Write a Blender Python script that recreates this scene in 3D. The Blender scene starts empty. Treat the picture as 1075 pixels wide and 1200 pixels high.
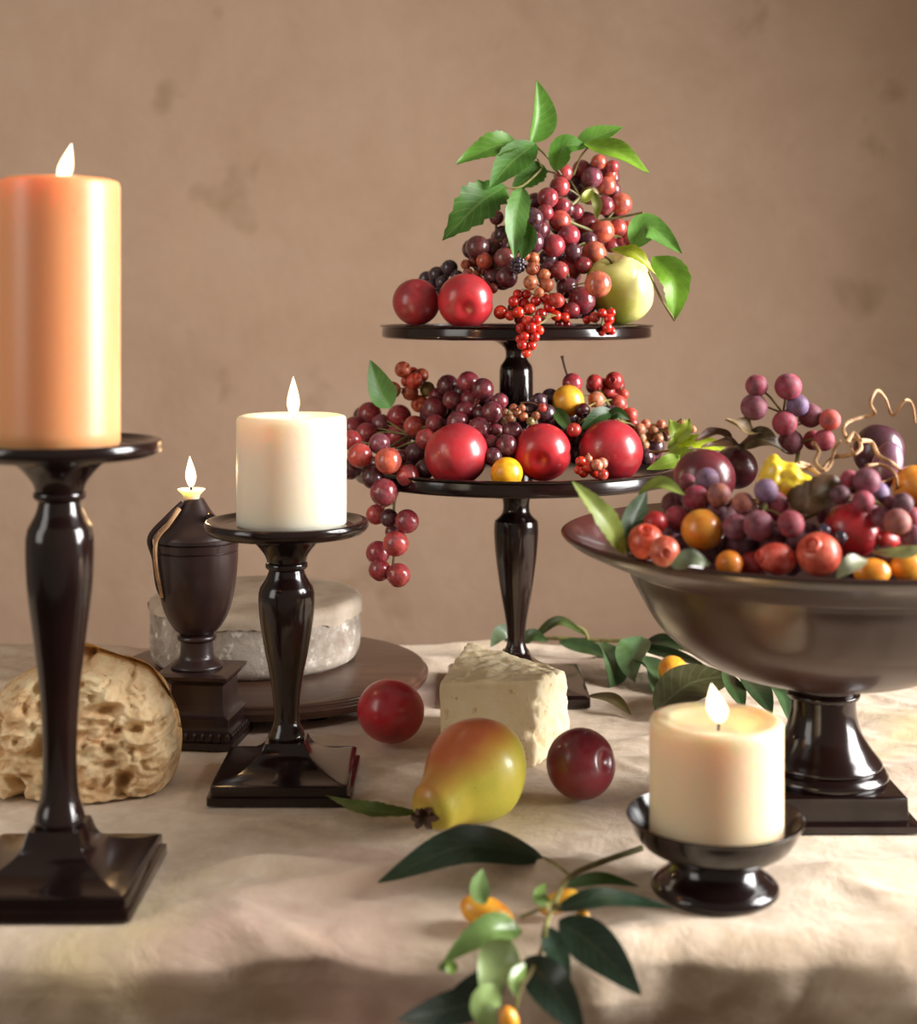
import bpy, math, random
import bmesh
from mathutils import Vector, Matrix, noise, Quaternion
random.seed(7)
PI = math.pi
scn = bpy.context.scene
COL = scn.collection
F = 1700.0          # focal length in pixels of the 1075 px wide frame
H = 0.331           # camera height above the table top (metres)
HZ = 365.0          # pixel row of the horizon

def srgb(h, a=1.0):
    v = [int(h[i:i+2], 16)/255 for i in (0, 2, 4)]
    return tuple([(c/12.92 if c <= .04045 else ((c+.055)/1.055)**2.4) for c in v]) + (a,)

# ------------------------------------------------------------------ camera
cd = bpy.data.cameras.new('camera'); cam = bpy.data.objects.new('camera', cd); COL.objects.link(cam)
cam.location = (0, 0, H); cam.rotation_euler = (PI/2, 0, 0)
cd.sensor_fit = 'HORIZONTAL'; cd.sensor_width = 36; cd.lens = F/1075*36
cd.shift_y = -(600-HZ)/1075; cd.clip_start = .02
cd.dof.use_dof = True; cd.dof.focus_distance = 1.10; cd.dof.aperture_fstop = 6.5
scn.camera = cam
# ------------------------------------------------------------------ world, lights, exposure
w = bpy.data.worlds.new('world'); scn.world = w; w.use_nodes = True
w.node_tree.nodes['Background'].inputs[0].default_value = srgb('cdbfae')
w.node_tree.nodes['Background'].inputs[1].default_value = .33
def area(name, loc, target, sx, sy, power, color, spread=PI):
    l = bpy.data.lights.new(name, 'AREA'); l.shape = 'RECTANGLE'; l.size = sx; l.size_y = sy
    l.energy = power; l.color = color[:3]; l.spread = spread
    o = bpy.data.objects.new(name, l); COL.objects.link(o); o.location = loc
    o.rotation_euler = (Vector(target)-Vector(loc)).to_track_quat('-Z', 'Y').to_euler(); return o
area('window_light', (1.35, .82, .60), (-.6, .93, .10), .70, 1.0, 27, (1, .975, .955), math.radians(112))
area('left_fill', (-1.5, .1, .8), (0, 1.5, .25), .7, 1.2, 8.5, (1, .95, .90))
vs = scn.view_settings
scn.display_settings.display_device = 'sRGB'
vs.view_transform = 'Standard'; vs.look = 'None'; vs.gamma = 1; vs.use_curve_mapping = False; vs.exposure = 0.20

# ------------------------------------------------------------------ helpers
def P(px, py, Y):
    return Vector(((px-537.5)/F*Y, Y, H-(py-HZ)/F*Y))
def T(px, py, z=0.0):                      # the point at height z
    return P(px, py, F*(H-z)/(py-HZ))
ORG = {}
def setp(o, label=None, cat=None, group=None, kind=None):
    if label: o['label'] = label
    if cat: o['category'] = cat
    if group: o['group'] = group
    if kind: o['kind'] = kind
    return o
def thing(name, label, cat, loc, group=None):
    o = bpy.data.objects.new(name, None); COL.objects.link(o); o.location = loc
    o.empty_display_size = .02; ORG[o.name] = Vector(loc)
    return setp(o, label, cat, group)
def obj(name, geo, mat, parent=None, org=None, angle=38, color=None, label=None):
    vs_, fs_ = geo[0], geo[1]
    o0 = ORG[parent.name] if parent else Vector(org if org is not None else (0, 0, 0))
    me = bpy.data.meshes.new(name)
    me.from_pydata([tuple(Vector(v)-o0) for v in vs_], [], fs_)
    if len(geo) > 2:
        uv = me.uv_layers.new(name='UVMap')
        for lp in me.loops: uv.data[lp.index].uv = geo[2][lp.vertex_index]
    me.materials.append(mat); me.validate(); me.update()
    for p in me.polygons: p.use_smooth = True
    me.set_sharp_from_angle(angle=math.radians(angle))
    o = bpy.data.objects.new(name, me); COL.objects.link(o)
    if parent: o.parent = parent
    else: o.location = o0
    ORG[o.name] = o0
    if color: o.color = color
    if label: o['label'] = label
    return o
def geo_add(*gs):
    V, Fc = [], []
    for g in gs:
        n = len(V); V += list(g[0]); Fc += [tuple(i+n for i in f) for f in g[1]]
    return V, Fc
def crom(pts, n):
    pts = [Vector(p) for p in pts]; out = []
    if len(pts) < 3:
        return [pts[0].lerp(pts[-1], i/n) for i in range(n+1)]
    P_ = [2*pts[0]-pts[1]] + pts + [2*pts[-1]-pts[-2]]; m = len(pts)-1
    for k in range(n+1):
        u = k/n*m; i = min(int(u), m-1); t = u-i
        a, b, c, d = P_[i:i+4]
        out.append(.5*((2*b)+(c-a)*t+(2*a-5*b+4*c-d)*t*t+(3*b-a-3*c+d)*t**3))
    return out
def prof(*segs):                            # each segment is smooth, the joints between them are crisp
    out = []
    for s in segs:
        q = crom([(a, b, 0) for a, b in s], max(1, (len(s)-1)*5)) if len(s) > 2 else [Vector((a, b, 0)) for a, b in s]
        for p in q:
            if not out or (out[-1]-p).length > 1e-6: out.append(p)
    return [(max(p.x, 0), p.y) for p in out]
def lathe(pr, c, n=72, mod=None, M_=None):
    V, Fc = [], []; c = Vector(c); rings = []
    for (r, z) in pr:
        if r < 1e-6:
            rings.append([len(V)]); V.append(Vector((0, 0, z))); continue
        ring = []
        for k in range(n):
            a = 2*PI*k/n; rr = r*(mod(a, r, z) if mod else 1)
            ring.append(len(V)); V.append(Vector((rr*math.cos(a), rr*math.sin(a), z)))
        rings.append(ring)
    for A, B in zip(rings, rings[1:]):
        if len(A) == 1 and len(B) == 1: continue
        for k in range(n):
            k2 = (k+1) % n
            if len(A) == 1: Fc.append((A[0], B[k], B[k2])[::-1])
            elif len(B) == 1: Fc.append((A[k], A[k2], B[0]))
            else: Fc.append((A[k], A[k2], B[k2], B[k]))
    if M_: V = [M_ @ v for v in V]
    return [v+c for v in V], Fc
def square(pr, c, rot=0, bev=.08):
    V, Fc = [], []; c = Vector(c); rings = []; n = 12
    for (h, z) in pr:
        b = h*bev; ring = []
        for (sx, sy, a0) in ((1, 1, 0), (-1, 1, 90), (-1, -1, 180), (1, -1, 270)):
            for k in range(3):
                a = math.radians(a0+45*k)
                x = sx*(h-b)+b*math.cos(a); y = sy*(h-b)+b*math.sin(a)
                ring.append(len(V))
                V.append(Vector((x*math.cos(rot)-y*math.sin(rot), x*math.sin(rot)+y*math.cos(rot), z))+c)
        rings.append(ring)
    for A, B in zip(rings, rings[1:]):
        for k in range(n): Fc.append((A[k], A[(k+1) % n], B[(k+1) % n], B[k]))
    Fc.append(tuple(reversed(rings[0]))); Fc.append(tuple(rings[-1]))
    return V, Fc
def tube(pts, rad, n=8, steps=None, cap=True):
    q = crom(pts, steps) if steps else [Vector(p) for p in pts]
    m = len(q); V, Fc = [], []; up = Vector((.13, .2, 1)).normalized()
    for i, p in enumerate(q):
        t = (q[min(i+1, m-1)]-q[max(i-1, 0)]).normalized()
        s = t.cross(up)
        if s.length < .05: s = t.cross(Vector((1, 0, 0)))
        s.normalize(); b = s.cross(t).normalized(); up = b
        r = rad(i/(m-1)) if callable(rad) else rad
        for k in range(n):
            a = 2*PI*k/n; V.append(p+(s*math.cos(a)+b*math.sin(a))*r)
    for i in range(m-1):
        for k in range(n):
            a, b_ = i*n+k, i*n+(k+1) % n
            Fc.append((a, b_, b_+n, a+n))
    if cap: Fc.append(tuple(range(n))[::-1]); Fc.append(tuple(range((m-1)*n, m*n)))
    return V, Fc
def leaf_geo(pts, hw, up=(0, -1, .35), fold=.25, serr=0, teeth=9, wave=.0, shape=.8, n=22, thick=.00035, wavef=3.0):
    q = crom(pts, n); up = Vector(up).normalized(); V, Fc, UV = [], [], []; m = 4
    ph = random.random()*6
    for side in (0, 1):
        for i, p in enumerate(q):
            t = i/n; tg = (q[min(i+1, n)]-q[max(i-1, 0)]).normalized()
            s = tg.cross(up).normalized(); N = s.cross(tg).normalized()
            wd = hw*(math.sin(PI*min(1, max(0, t))**shape)**.85 if 0 < t < 1 else .02)
            wd = max(wd, hw*.03)
            for j in range(-m, m+1):
                u = j/m; f = 1
                if serr and abs(j) == m: f = 1+serr*((t*teeth) % 1-.5)*-2
                off = fold*wd*abs(u)**1.3 + wave*hw*abs(u)**2*math.sin(t*PI*2*wavef/2+ph+(0 if j > 0 else 1.7))
                V.append(p+s*(wd*u*f)+N*(off-side*thick)); UV.append((t, .5+.5*u))
    W = 2*m+1; L = (n+1)*W
    for i in range(n):
        for j in range(W-1):
            a = i*W+j; Fc.append((a, a+W, a+W+1, a+1)); Fc.append((a+L, a+1+L, a+W+1+L, a+W+L))
        a = i*W; Fc.append((a, a+L, a+W+L, a+W)); a = i*W+W-1; Fc.append((a, a+W, a+W+L, a+L))
    Fc.append(tuple(range(0, W)) + tuple(range(L+W-1, L-1, -1)))
    b = n*W; Fc.append(tuple(range(b+W-1, b-1, -1)) + tuple(range(L+b, L+b+W)))
    return V, Fc, UV
def ball(nu=20, nv=14, f=None):
    V, Fc = [], []
    V.append(Vector((0, 0, -1)))
    for j in range(1, nv):
        a = -PI/2+PI*j/nv
        for i in range(nu):
            b = 2*PI*i/nu; V.append(Vector((math.cos(a)*math.cos(b), math.cos(a)*math.sin(b), math.sin(a))))
    V.append(Vector((0, 0, 1))); top = len(V)-1
    for i in range(nu):
        Fc.append((0, 1+(i+1) % nu, 1+i))
        for j in range(nv-2):
            a = 1+j*nu; Fc.append((a+i, a+(i+1) % nu, a+nu+(i+1) % nu, a+nu+i))
        a = 1+(nv-2)*nu; Fc.append((a+i, a+(i+1) % nu, top))
    if f: V = [f(v) for v in V]
    return V, Fc
def mesh_of(name, geo, mat):
    me = bpy.data.meshes.new(name); me.from_pydata([tuple(v) for v in geo[0]], [], geo[1]); me.validate(); me.update()
    me.materials.append(mat)
    for p in me.polygons: p.use_smooth = True
    return me
def inst(name, me, pos, scale, parent=None, color=None, rot=None, label=None):
    o = bpy.data.objects.new(name, me); COL.objects.link(o)
    o0 = ORG[parent.name] if parent else Vector((0, 0, 0))
    if parent: o.parent = parent
    o.location = Vector(pos)-o0
    o.scale = scale if hasattr(scale, '__len__') else (scale,)*3
    o.rotation_euler = rot if rot is not None else (random.random()*6, random.random()*6, random.random()*6)
    if color: o.color = color
    if label: o['label'] = label
    ORG[o.name] = Vector(pos)
    return o
def face_to(d):                            # rotation that turns local +Z to direction d
    return Vector(d).to_track_quat('Z', 'Y').to_euler()

# ------------------------------------------------------------------ materials
def nodes(name):
    m = bpy.data.materials.new(name); m.use_nodes = True; nt = m.node_tree
    return m, nt, nt.nodes['Principled BSDF']
def N(nt, kind, **kw):
    n = nt.nodes.new(kind)
    for k, v in kw.items():
        if k.startswith('i_'): n.inputs[k[2:].replace('_', ' ')].default_value = v
        else: setattr(n, k, v)
    return n
def mix(nt, fac, a, b, mode='MIX'):
    n = nt.nodes.new('ShaderNodeMix'); n.data_type = 'RGBA'; n.blend_type = mode
    for s, v in ((n.inputs[0], fac), (n.inputs[6], a), (n.inputs[7], b)):
        if hasattr(v, 'links'): nt.links.new(v, s)
        else: s.default_value = v
    return n.outputs[2]
def ramp(nt, src, a, b, ca=(0, 0, 0, 1), cb=(1, 1, 1, 1)):
    r = nt.nodes.new('ShaderNodeValToRGB'); e = r.color_ramp.elements
    e[0].position = a; e[1].position = b; e[0].color = ca; e[1].color = cb
    nt.links.new(src, r.inputs[0]); return r.outputs[0]
def noisef(nt, scale, detail=4, rough=.55, vec=None, dist=0):
    n = N(nt, 'ShaderNodeTexNoise'); n.inputs['Scale'].default_value = scale; n.inputs['Detail'].default_value = detail
    n.inputs['Roughness'].default_value = rough; n.inputs['Distortion'].default_value = dist
    if vec is None:
        tc = N(nt, 'ShaderNodeTexCoord'); vec = tc.outputs['Object']
    nt.links.new(vec, n.inputs['Vector']); return n.outputs[0]
def bump(nt, b, h, strength, dist=.002, prev=None):
    n = N(nt, 'ShaderNodeBump'); n.inputs['Strength'].default_value = strength; n.inputs['Distance'].default_value = dist
    nt.links.new(h, n.inputs['Height'])
    if prev: nt.links.new(prev, n.inputs['Normal'])
    nt.links.new(n.outputs[0], b.inputs['Normal']); return n.outputs[0]
def simple(name, c1, c2=None, scale=20, rough=.5, lo=.35, hi=.65, sss=0, rad=(.005, .002, .001), coat=0, bmp=0, bs=100, bd=.001, objc=False, detail=4, spec=.5):
    m, nt, b = nodes(name)
    base = srgb(c1) if isinstance(c1, str) else c1
    col = base
    if objc: col = N(nt, 'ShaderNodeObjectInfo').outputs['Color']
    if c2:
        f = ramp(nt, noisef(nt, scale, detail), lo, hi)
        if objc: col = mix(nt, f, col, mix(nt, 1.0, col, srgb(c2), 'MULTIPLY'))
        else: col = mix(nt, f, base, srgb(c2))
    if hasattr(col, 'links'): nt.links.new(col, b.inputs['Base Color'])
    else: b.inputs['Base Color'].default_value = col
    b.inputs['Roughness'].default_value = rough; b.inputs['Specular IOR Level'].default_value = spec
    b.inputs['Subsurface Weight'].default_value = sss; b.inputs['Subsurface Radius'].default_value = rad
    b.inputs['Subsurface Scale'].default_value = 1.0
    b.inputs['Coat Weight'].default_value = coat; b.inputs['Coat Roughness'].default_value = .08
    if bmp: bump(nt, b, noisef(nt, bs, 6), bmp, bd)
    return m
MAT = {}
MAT['espresso'] = simple('espresso_wood', '22120f', '150b0b', 14, .17, coat=.35, spec=.4, bmp=.02, bs=60, bd=.0006)
MAT['bowlwood'] = simple('bowl_lacquer', '3c241e', '2c1a16', 9, .32, coat=.22, bmp=.03, bs=60, bd=.0006)
MAT['urnwood'] = simple('urn_wood', '33201d', '261615', 30, .38, coat=.2, bmp=.12, bs=200, bd=.0005)
MAT['wick'] = simple('wick_black', '1a1412', rough=.9)
MAT['stem'] = simple('green_stem', '8a8a4a', '6c5a35', 90, .6)
MAT['twig'] = simple('brown_twig', '5a3b26', '3a2618', 90, .7)
MAT['tendril'] = simple('dry_tendril', 'c8a376', '8d6340', 60, .6)

def wax(name, c, rad, tint=None):
    m, nt, b = nodes(name)
    b.inputs['Base Color'].default_value = srgb(c); b.inputs['Roughness'].default_value = .42
    b.inputs['Subsurface Weight'].default_value = 1; b.inputs['Subsurface Radius'].default_value = rad
    b.inputs['Subsurface Scale'].default_value = 1; b.inputs['Coat Weight'].default_value = .25; b.inputs['Coat Roughness'].default_value = .3
    bump(nt, b, noisef(nt, 60, 3), .12, .0008)
    return m
MAT['wax_tan'] = wax('wax_tan', 'e9a36e', (.018, .008, .004))
MAT['wax_ivory'] = wax('wax_ivory', 'f6e8d0', (.016, .011, .007))
MAT['wax_cream'] = wax('wax_cream', 'f2dcb8', (.018, .011, .006))

def flame_mat():
    m, nt, b = nodes('flame'); nt.nodes.remove(b)
    e = N(nt, 'ShaderNodeEmission'); lw = N(nt, 'ShaderNodeLayerWeight'); lw.inputs[0].default_value = .35
    c = ramp(nt, lw.outputs['Facing'], .15, .95, (1, .93, .72, 1), (1, .50, .12, 1))
    nt.links.new(c, e.inputs[0]); e.inputs[1].default_value = 3.2
    nt.links.new(e.outputs[0], nt.nodes['Material Output'].inputs[0]); return m
MAT['flame'] = flame_mat()

def plaster():
    m, nt, b = nodes('plaster_wall')
    c = mix(nt, ramp(nt, noisef(nt, 1.6, 6, .6, dist=.6), .3, .7), srgb('b6977e'), srgb('a4866d'))
    c = mix(nt, ramp(nt, noisef(nt, 6, 8, .7, dist=.4), .35, .75), c, srgb('bb9e86'))
    tc = N(nt, 'ShaderNodeTexCoord')
    sp = noisef(nt, 8, 3, .5, dist=.25)
    c = mix(nt, ramp(nt, sp, .66, .80), c, srgb('94785a'))
    nt.links.new(c, b.inputs['Base Color']); b.inputs['Roughness'].default_value = .85
    bump(nt, b, noisef(nt, 14, 8, .65), .25, .01); return m
MAT['plaster'] = plaster()

def linen():
    m, nt, b = nodes('linen_cloth')
    tc = N(nt, 'ShaderNodeTexCoord'); ob = tc.outputs['Object']
    c = mix(nt, ramp(nt, noisef(nt, 7, 8, .65), .32, .68), srgb('d9c4ab'), srgb('bfa78c'))
    c = mix(nt, ramp(nt, noisef(nt, 40, 6, .7), .42, .72), c, srgb('e2d0ba'))
    # faded rosy and ochre stains that sit in the cloth
    mp = N(nt, 'ShaderNodeMapping'); mp.inputs['Location'].default_value = (3.1, .4, 0); nt.links.new(ob, mp.inputs[0])
    c = mix(nt, ramp(nt, noisef(nt, 3.2, 4, .5, mp.outputs[0]), .56, .72), c, srgb('d0aa9c'))
    mp2 = N(nt, 'ShaderNodeMapping'); mp2.inputs['Location'].default_value = (7.3, 2.4, 0); nt.links.new(ob, mp2.inputs[0])
    c = mix(nt, ramp(nt, noisef(nt, 5.0, 4, .5, mp2.outputs[0]), .60, .72), c, srgb('cdb98a'))
    # weave
    w1 = N(nt, 'ShaderNodeTexWave', bands_direction='X'); w1.inputs['Scale'].default_value = 260; w1.inputs['Distortion'].default_value = 1.5
    w2 = N(nt, 'ShaderNodeTexWave', bands_direction='Y'); w2.inputs['Scale'].default_value = 260; w2.inputs['Distortion'].default_value = 1.5
    for w_ in (w1, w2): nt.links.new(ob, w_.inputs[0])
    wv = mix(nt, .5, w1.outputs[0], w2.outputs[0])
    nt.links.new(c, b.inputs['Base Color']); b.inputs['Roughness'].default_value = .9
    b.inputs['Sheen Weight'].default_value = .15; b.inputs['Specular IOR Level'].default_value = .2
    n1 = bump(nt, b, noisef(nt, 26, 8, .62, dist=.5), .55, .005)
    bump(nt, b, wv, .18, .0003, n1); return m
MAT['linen'] = linen()

def fruit(name, rough=.3, sss=.35, rad=(.006, .0015, .001), coat=.3, bloom=0, c2='7c5058', scale=1.3, spots=None, spec=.5):
    """skin coloured by the object's own colour, mottled, with optional waxy bloom"""
    m, nt, b = nodes(name)
    oc = N(nt, 'ShaderNodeObjectInfo').outputs['Color']
    tc = N(nt, 'ShaderNodeTexCoord'); ob = tc.outputs['Object']
    c = mix(nt, ramp(nt, noisef(nt, scale, 5, .6, ob), .38, .68), oc, mix(nt, 1.0, oc, srgb(c2), 'MULTIPLY'))
    if spots: c = mix(nt, ramp(nt, noisef(nt, scale*22, 2, .5, ob), .68, .74), c, srgb(spots))
    if bloom:
        f = ramp(nt, noisef(nt, 1.7, 6, .65, ob), .35, .75, (0, 0, 0, 1), (bloom, bloom, bloom, 1))
        c = mix(nt, f, c, srgb('c2a0ac'))
        rr = N(nt, 'ShaderNodeMapRange'); rr.inputs['To Min'].default_value = rough; rr.inputs['To Max'].default_value = .8
        nt.links.new(f, rr.inputs[0]); nt.links.new(rr.outputs[0], b.inputs['Roughness'])
    else: b.inputs['Roughness'].default_value = rough
    nt.links.new(c, b.inputs['Base Color']); b.inputs['Specular IOR Level'].default_value = spec
    b.inputs['Subsurface Weight'].default_value = sss; b.inputs['Subsurface Radius'].default_value = rad; b.inputs['Subsurface Scale'].default_value = 1
    b.inputs['Coat Weight'].default_value = coat; b.inputs['Coat Roughness'].default_value = .12
    return m
MAT['grape'] = fruit('grape_skin', .22, .35, coat=.5, bloom=.22, c2='a87078')
MAT['frost'] = fruit('frosted_grape_skin', .55, .3, coat=.0, bloom=.38, spec=.3, c2='a07078')
MAT['currant'] = fruit('currant_skin', .15, .5, (.005, .001, .0006), .7, c2='d09080')
MAT['hip'] = fruit('rose_hip_skin', .4, .35, coat=.15, c2='c07858', scale=1.8)
MAT['plum'] = fruit('plum_skin', .30, .1, coat=.3, bloom=.10, c2='c07878', scale=.9)
MAT['citrus'] = fruit('kumquat_skin', .35, .04, (.004, .002, .0005), .3, c2='f4c490', scale=1.6)
MAT['berry'] = fruit('dark_berry_skin', .2, .05, coat=.6, bloom=.15)

def leafmat(name, vk, lighter, rough, trw):
    m, nt, b = nodes(name)
    oc = N(nt, 'ShaderNodeObjectInfo').outputs['Color']
    uv = N(nt, 'ShaderNodeUVMap').outputs[0]; sep = N(nt, 'ShaderNodeSeparateXYZ'); nt.links.new(uv, sep.inputs[0])
    def math_(op, a, b_=None, c_=None):
        n = N(nt, 'ShaderNodeMath', operation=op)
        for i, v in enumerate((a, b_, c_)):
            if v is None: continue
            if hasattr(v, 'links'): nt.links.new(v, n.inputs[i])
            else: n.inputs[i].default_value = v
        return n.outputs[0]
    d = math_('ABSOLUTE', math_('SUBTRACT', sep.outputs[1], .5))
    rib = math_('LESS_THAN', d, .03)
    v = math_('FRACT', math_('MULTIPLY', math_('SUBTRACT', sep.outputs[0], math_('MULTIPLY', d, .45)), 9.0))
    vein = math_('MAXIMUM', rib, math_('LESS_THAN', v, .10))
    c = mix(nt, ramp(nt, noisef(nt, 45, 5), .35, .7), oc, mix(nt, 1.0, oc, srgb('b8b890'), 'MULTIPLY'))
    lt = mix(nt, .45, oc, srgb(lighter))
    vm = math_('MULTIPLY', vein, vk)
    c = mix(nt, vm, c, lt)
    nt.links.new(c, b.inputs['Base Color']); b.inputs['Roughness'].default_value = rough
    nn = bump(nt, b, vein, .25, .0006)
    tr = N(nt, 'ShaderNodeBsdfTranslucent'); nt.links.new(mix(nt, .3, c, srgb('c8e040')), tr.inputs[0])
    ms = N(nt, 'ShaderNodeMixShader'); ms.inputs[0].default_value = trw
    nt.links.new(b.outputs[0], ms.inputs[1]); nt.links.new(tr.outputs[0], ms.inputs[2])
    nt.links.new(ms.outputs[0], nt.nodes['Material Output'].inputs[0]); return m
MAT['leaf'] = leafmat('leaf_green', .28, 'cfd69a', .42, .35)
MAT['gloss_leaf'] = leafmat('leaf_glossy', .14, '9aa880', .28, .12)

# ------------------------------------------------------------------ the room
def box(x0, x1, y0, y1, z0, z1):
    V = [Vector((x, y, z)) for z in (z0, z1) for y in (y0, y1) for x in (x0, x1)]
    return V, [(0, 2, 3, 1), (4, 5, 7, 6), (0, 1, 5, 4), (2, 6, 7, 3), (0, 4, 6, 2), (1, 3, 7, 5)]
setp(obj('wall_back', box(-3, 3, 2.05, 2.15, -.75, 2.2), MAT['plaster']), kind='structure')
MAT['floor'] = simple('floor_boards', '6b5140', '533d30', 3, .6, bmp=.2, bs=20, bd=.003)
setp(obj('floor', box(-3, 3, -1.5, 2.15, -.80, -.75), MAT['floor']), kind='structure')

# table under the cloth
YF, YB, XH = .782, 1.425, .80
tb = thing('table', 'wooden table hidden under the linen cloth', 'table', (0, 1.1, -.75))
MAT['tablewood'] = simple('table_wood', '5d4230', '49321f', 8, .6)
obj('tabletop', box(-XH+.01, XH-.01, YF+.01, YB-.01, -.035, -.008), MAT['tablewood'], tb)
for sx in (-1, 1):
    for yy in (YF+.11, YB-.08):
        obj('leg', box(sx*(XH-.06)-.03, sx*(XH-.06)+.03, yy-.03, yy+.03, -.75, -.035), MAT['tablewood'], tb)
# where things stand, so that the folds flatten out beneath them
FEET = [(-.2295, .837, .075), (-.1207, 1.018, .07), (-.203, 1.125, .045), (.051, 1.27, .105), (.244, .97, .075), (.147, .832, .045),
        (-.1645, 1.274, .15), (-.268, 1.02, .09), (.055, 1.13, .065), (-.052, 1.108, .03), (.083, .985, .03), (.0, .93, .055)]
def ridge(v): return (1-abs(noise.noise(v))*2.2)
def cloth():
    nx, ny = 420, 520
    us = [-XH-.25+(2*XH+.5)*i/nx for i in range(nx+1)]
    v0, v1 = YF-.30, YB+.30
    V, Fc = [], []
    R = .022
    def wrap(u, lo, hi):                   # returns clamped position and drop
        for e, s in ((lo, -1), (hi, 1)):
            o = (u-e)*s
            if o > 0:
                L = R*PI/2
                if o < L: a = o/R; return e+s*R*math.sin(a), R*(1-math.cos(a)), a/(PI/2)
                return e+s*R, R+(o-L), 1
        return u, 0, 0
    for j in range(ny+1):
        v = v0+(v1-v0)*j/ny
        for u in us:
            yb = YF+.010*noise.noise(Vector((u*5, 3.3, 0)))
            Y, dy, ay = wrap(v, yb, YB); X, dx, ax = wrap(u, -XH, XH)
            k = 1.0
            for (fx, fy, fr) in FEET:
                d = math.hypot(X-fx, Y-fy); k = min(k, max(0, min(1, (d-fr*.85)/.05)))
            h = 0
            if ay < 1 and ax < 1:
                q = Vector((X*3.5+.15*math.sin(Y*20), Y*9, 1.7))
                a = max(0, ridge(q)-.35); b = max(0, ridge(Vector((X*8+4, Y*14+X*10, 6)))-.45)
                h = k*(.0075*a*a*2+.004*b*b*2 + .0022*noise.noise(Vector((X*18, Y*30, 2)))+.0012*ridge(Vector((X*30+Y*12, Y*42, 9)))-.0010) - .0006*(1-k)
                h += k*.010*math.exp(-((Y-1.37+.10*X)/.018)**2)*(.55+.45*math.sin(X*9+1))*(1 if X > .02 else .5)   # folds along the back
                h += k*.010*math.exp(-((Y-.86-.10*(X+.1))/.007)**2)*math.exp(-((X+.14)/.10)**2)                      # crease in front of the middle candlestick
                h += k*.012*math.exp(-((Y-.845-.18*(X))/.008)**2)*math.exp(-((X+.02)/.09)**2)
            hang = .026*noise.noise(Vector((u*7+v*5, v*10+2, 5)))+.012*noise.noise(Vector((u*22, v*5, 1)))+.004*noise.noise(Vector((u*40, v*40, 3)))
            zdrop = dy+dx
            tuck = .55+.45*noise.noise(Vector((u*6+1, 4, 4)))
            V.append(Vector((X+(.5*hang*ax if u > 0 else -.5*hang*ax), Y+(-1 if v < YF+.1 else 1)*(hang+.004)*ay*min(1, dy/.03)+(tuck*min(.045, max(0, dy-.014)) if v < YF+.1 else 0), h-zdrop-.0008)))
    W = nx+1
    for j in range(ny):
        for i in range(nx): a = j*W+i; Fc.append((a, a+1, a+1+W, a+W))
    return V, Fc
setp(obj('tablecloth', cloth(), MAT['linen'], angle=180), 'beige linen tablecloth with soft folds, hanging over the near table edge', 'tablecloth')

# ------------------------------------------------------------------ candles
def flame(pos, h, r, parent, lean=(0, 0), power=.35):
    pr = [(0, 0), (.45, .06), (.8, .18), (1, .34), (.88, .52), (.6, .7), (.3, .86), (.1, .96), (0, 1)]
    V, Fc = lathe([(a*r, b*h) for a, b in prof(pr)], (0, 0, 0), 20)
    V = [Vector(pos)+v+Vector((lean[0]*(v.z/h)**1.3*h, lean[1]*v.z, 0)) for v in V]
    obj('flame', (V, Fc), MAT['flame'], parent, angle=180, label='burning yellow-white flame')
    l = bpy.data.lights.new('flame_light', 'POINT'); l.energy = power; l.color = (1, .62, .28); l.shadow_soft_size = .006
    o = bpy.data.objects.new('flame_light', l); COL.objects.link(o); o.parent = parent
    o.location = Vector(pos)+Vector((lean[0]*h*.4, 0, h*.5))-ORG[parent.name]
def candle(label, x, y, z0, z1, r, mat, fl, lean=(0, 0), pool=.0, fh=.022, wob=0, power=.35, fr=.0045):
    t = thing('pillar_candle', label, 'candle', (x, y, z0))
    e = .004
    pr = prof([(0, z0), (r-.001, z0)], [(r-.001, z0), (r, z0+.0012)], [(r, z0+.0012), (r, z1-e)],
              [(r, z1-e), (r-.001, z1-.0012), (r-e, z1)], [(r-e, z1), (r*.72, z1-.0015), (r*.6, z1-.003-pool*.5), (r*.3, z1-.004-pool), (0, z1-.004-pool)])
    # extra rings down the side for gentle unevenness
    out = []
    for a, b in zip(pr, pr[1:]):
        out.append(a)
        if b[1]-a[1] > .02:
            for k in range(1, 20): out.append((a[0], a[1]+(b[1]-a[1])*k/20))
    out.append(pr[-1])
    g = lathe(out, (x, y, 0), 80, lambda a, rr, z: 1+wob*noise.noise(Vector((math.cos(a)*1.5, math.sin(a)*1.5, z*30))))
    obj('wax', g, mat, t, angle=50)
    zb = z1-.004-pool
    wk = obj('wick', tube([(x+fl, y, zb-.001), (x+fl+.0004, y, zb+.004), (x+fl+.0022, y, zb+.0085)], .0007, 6, 6), MAT['wick'], t)
    flame((x+fl+.0006, y, zb+.004), fh, fr, wk, lean, power)
    return t

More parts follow.
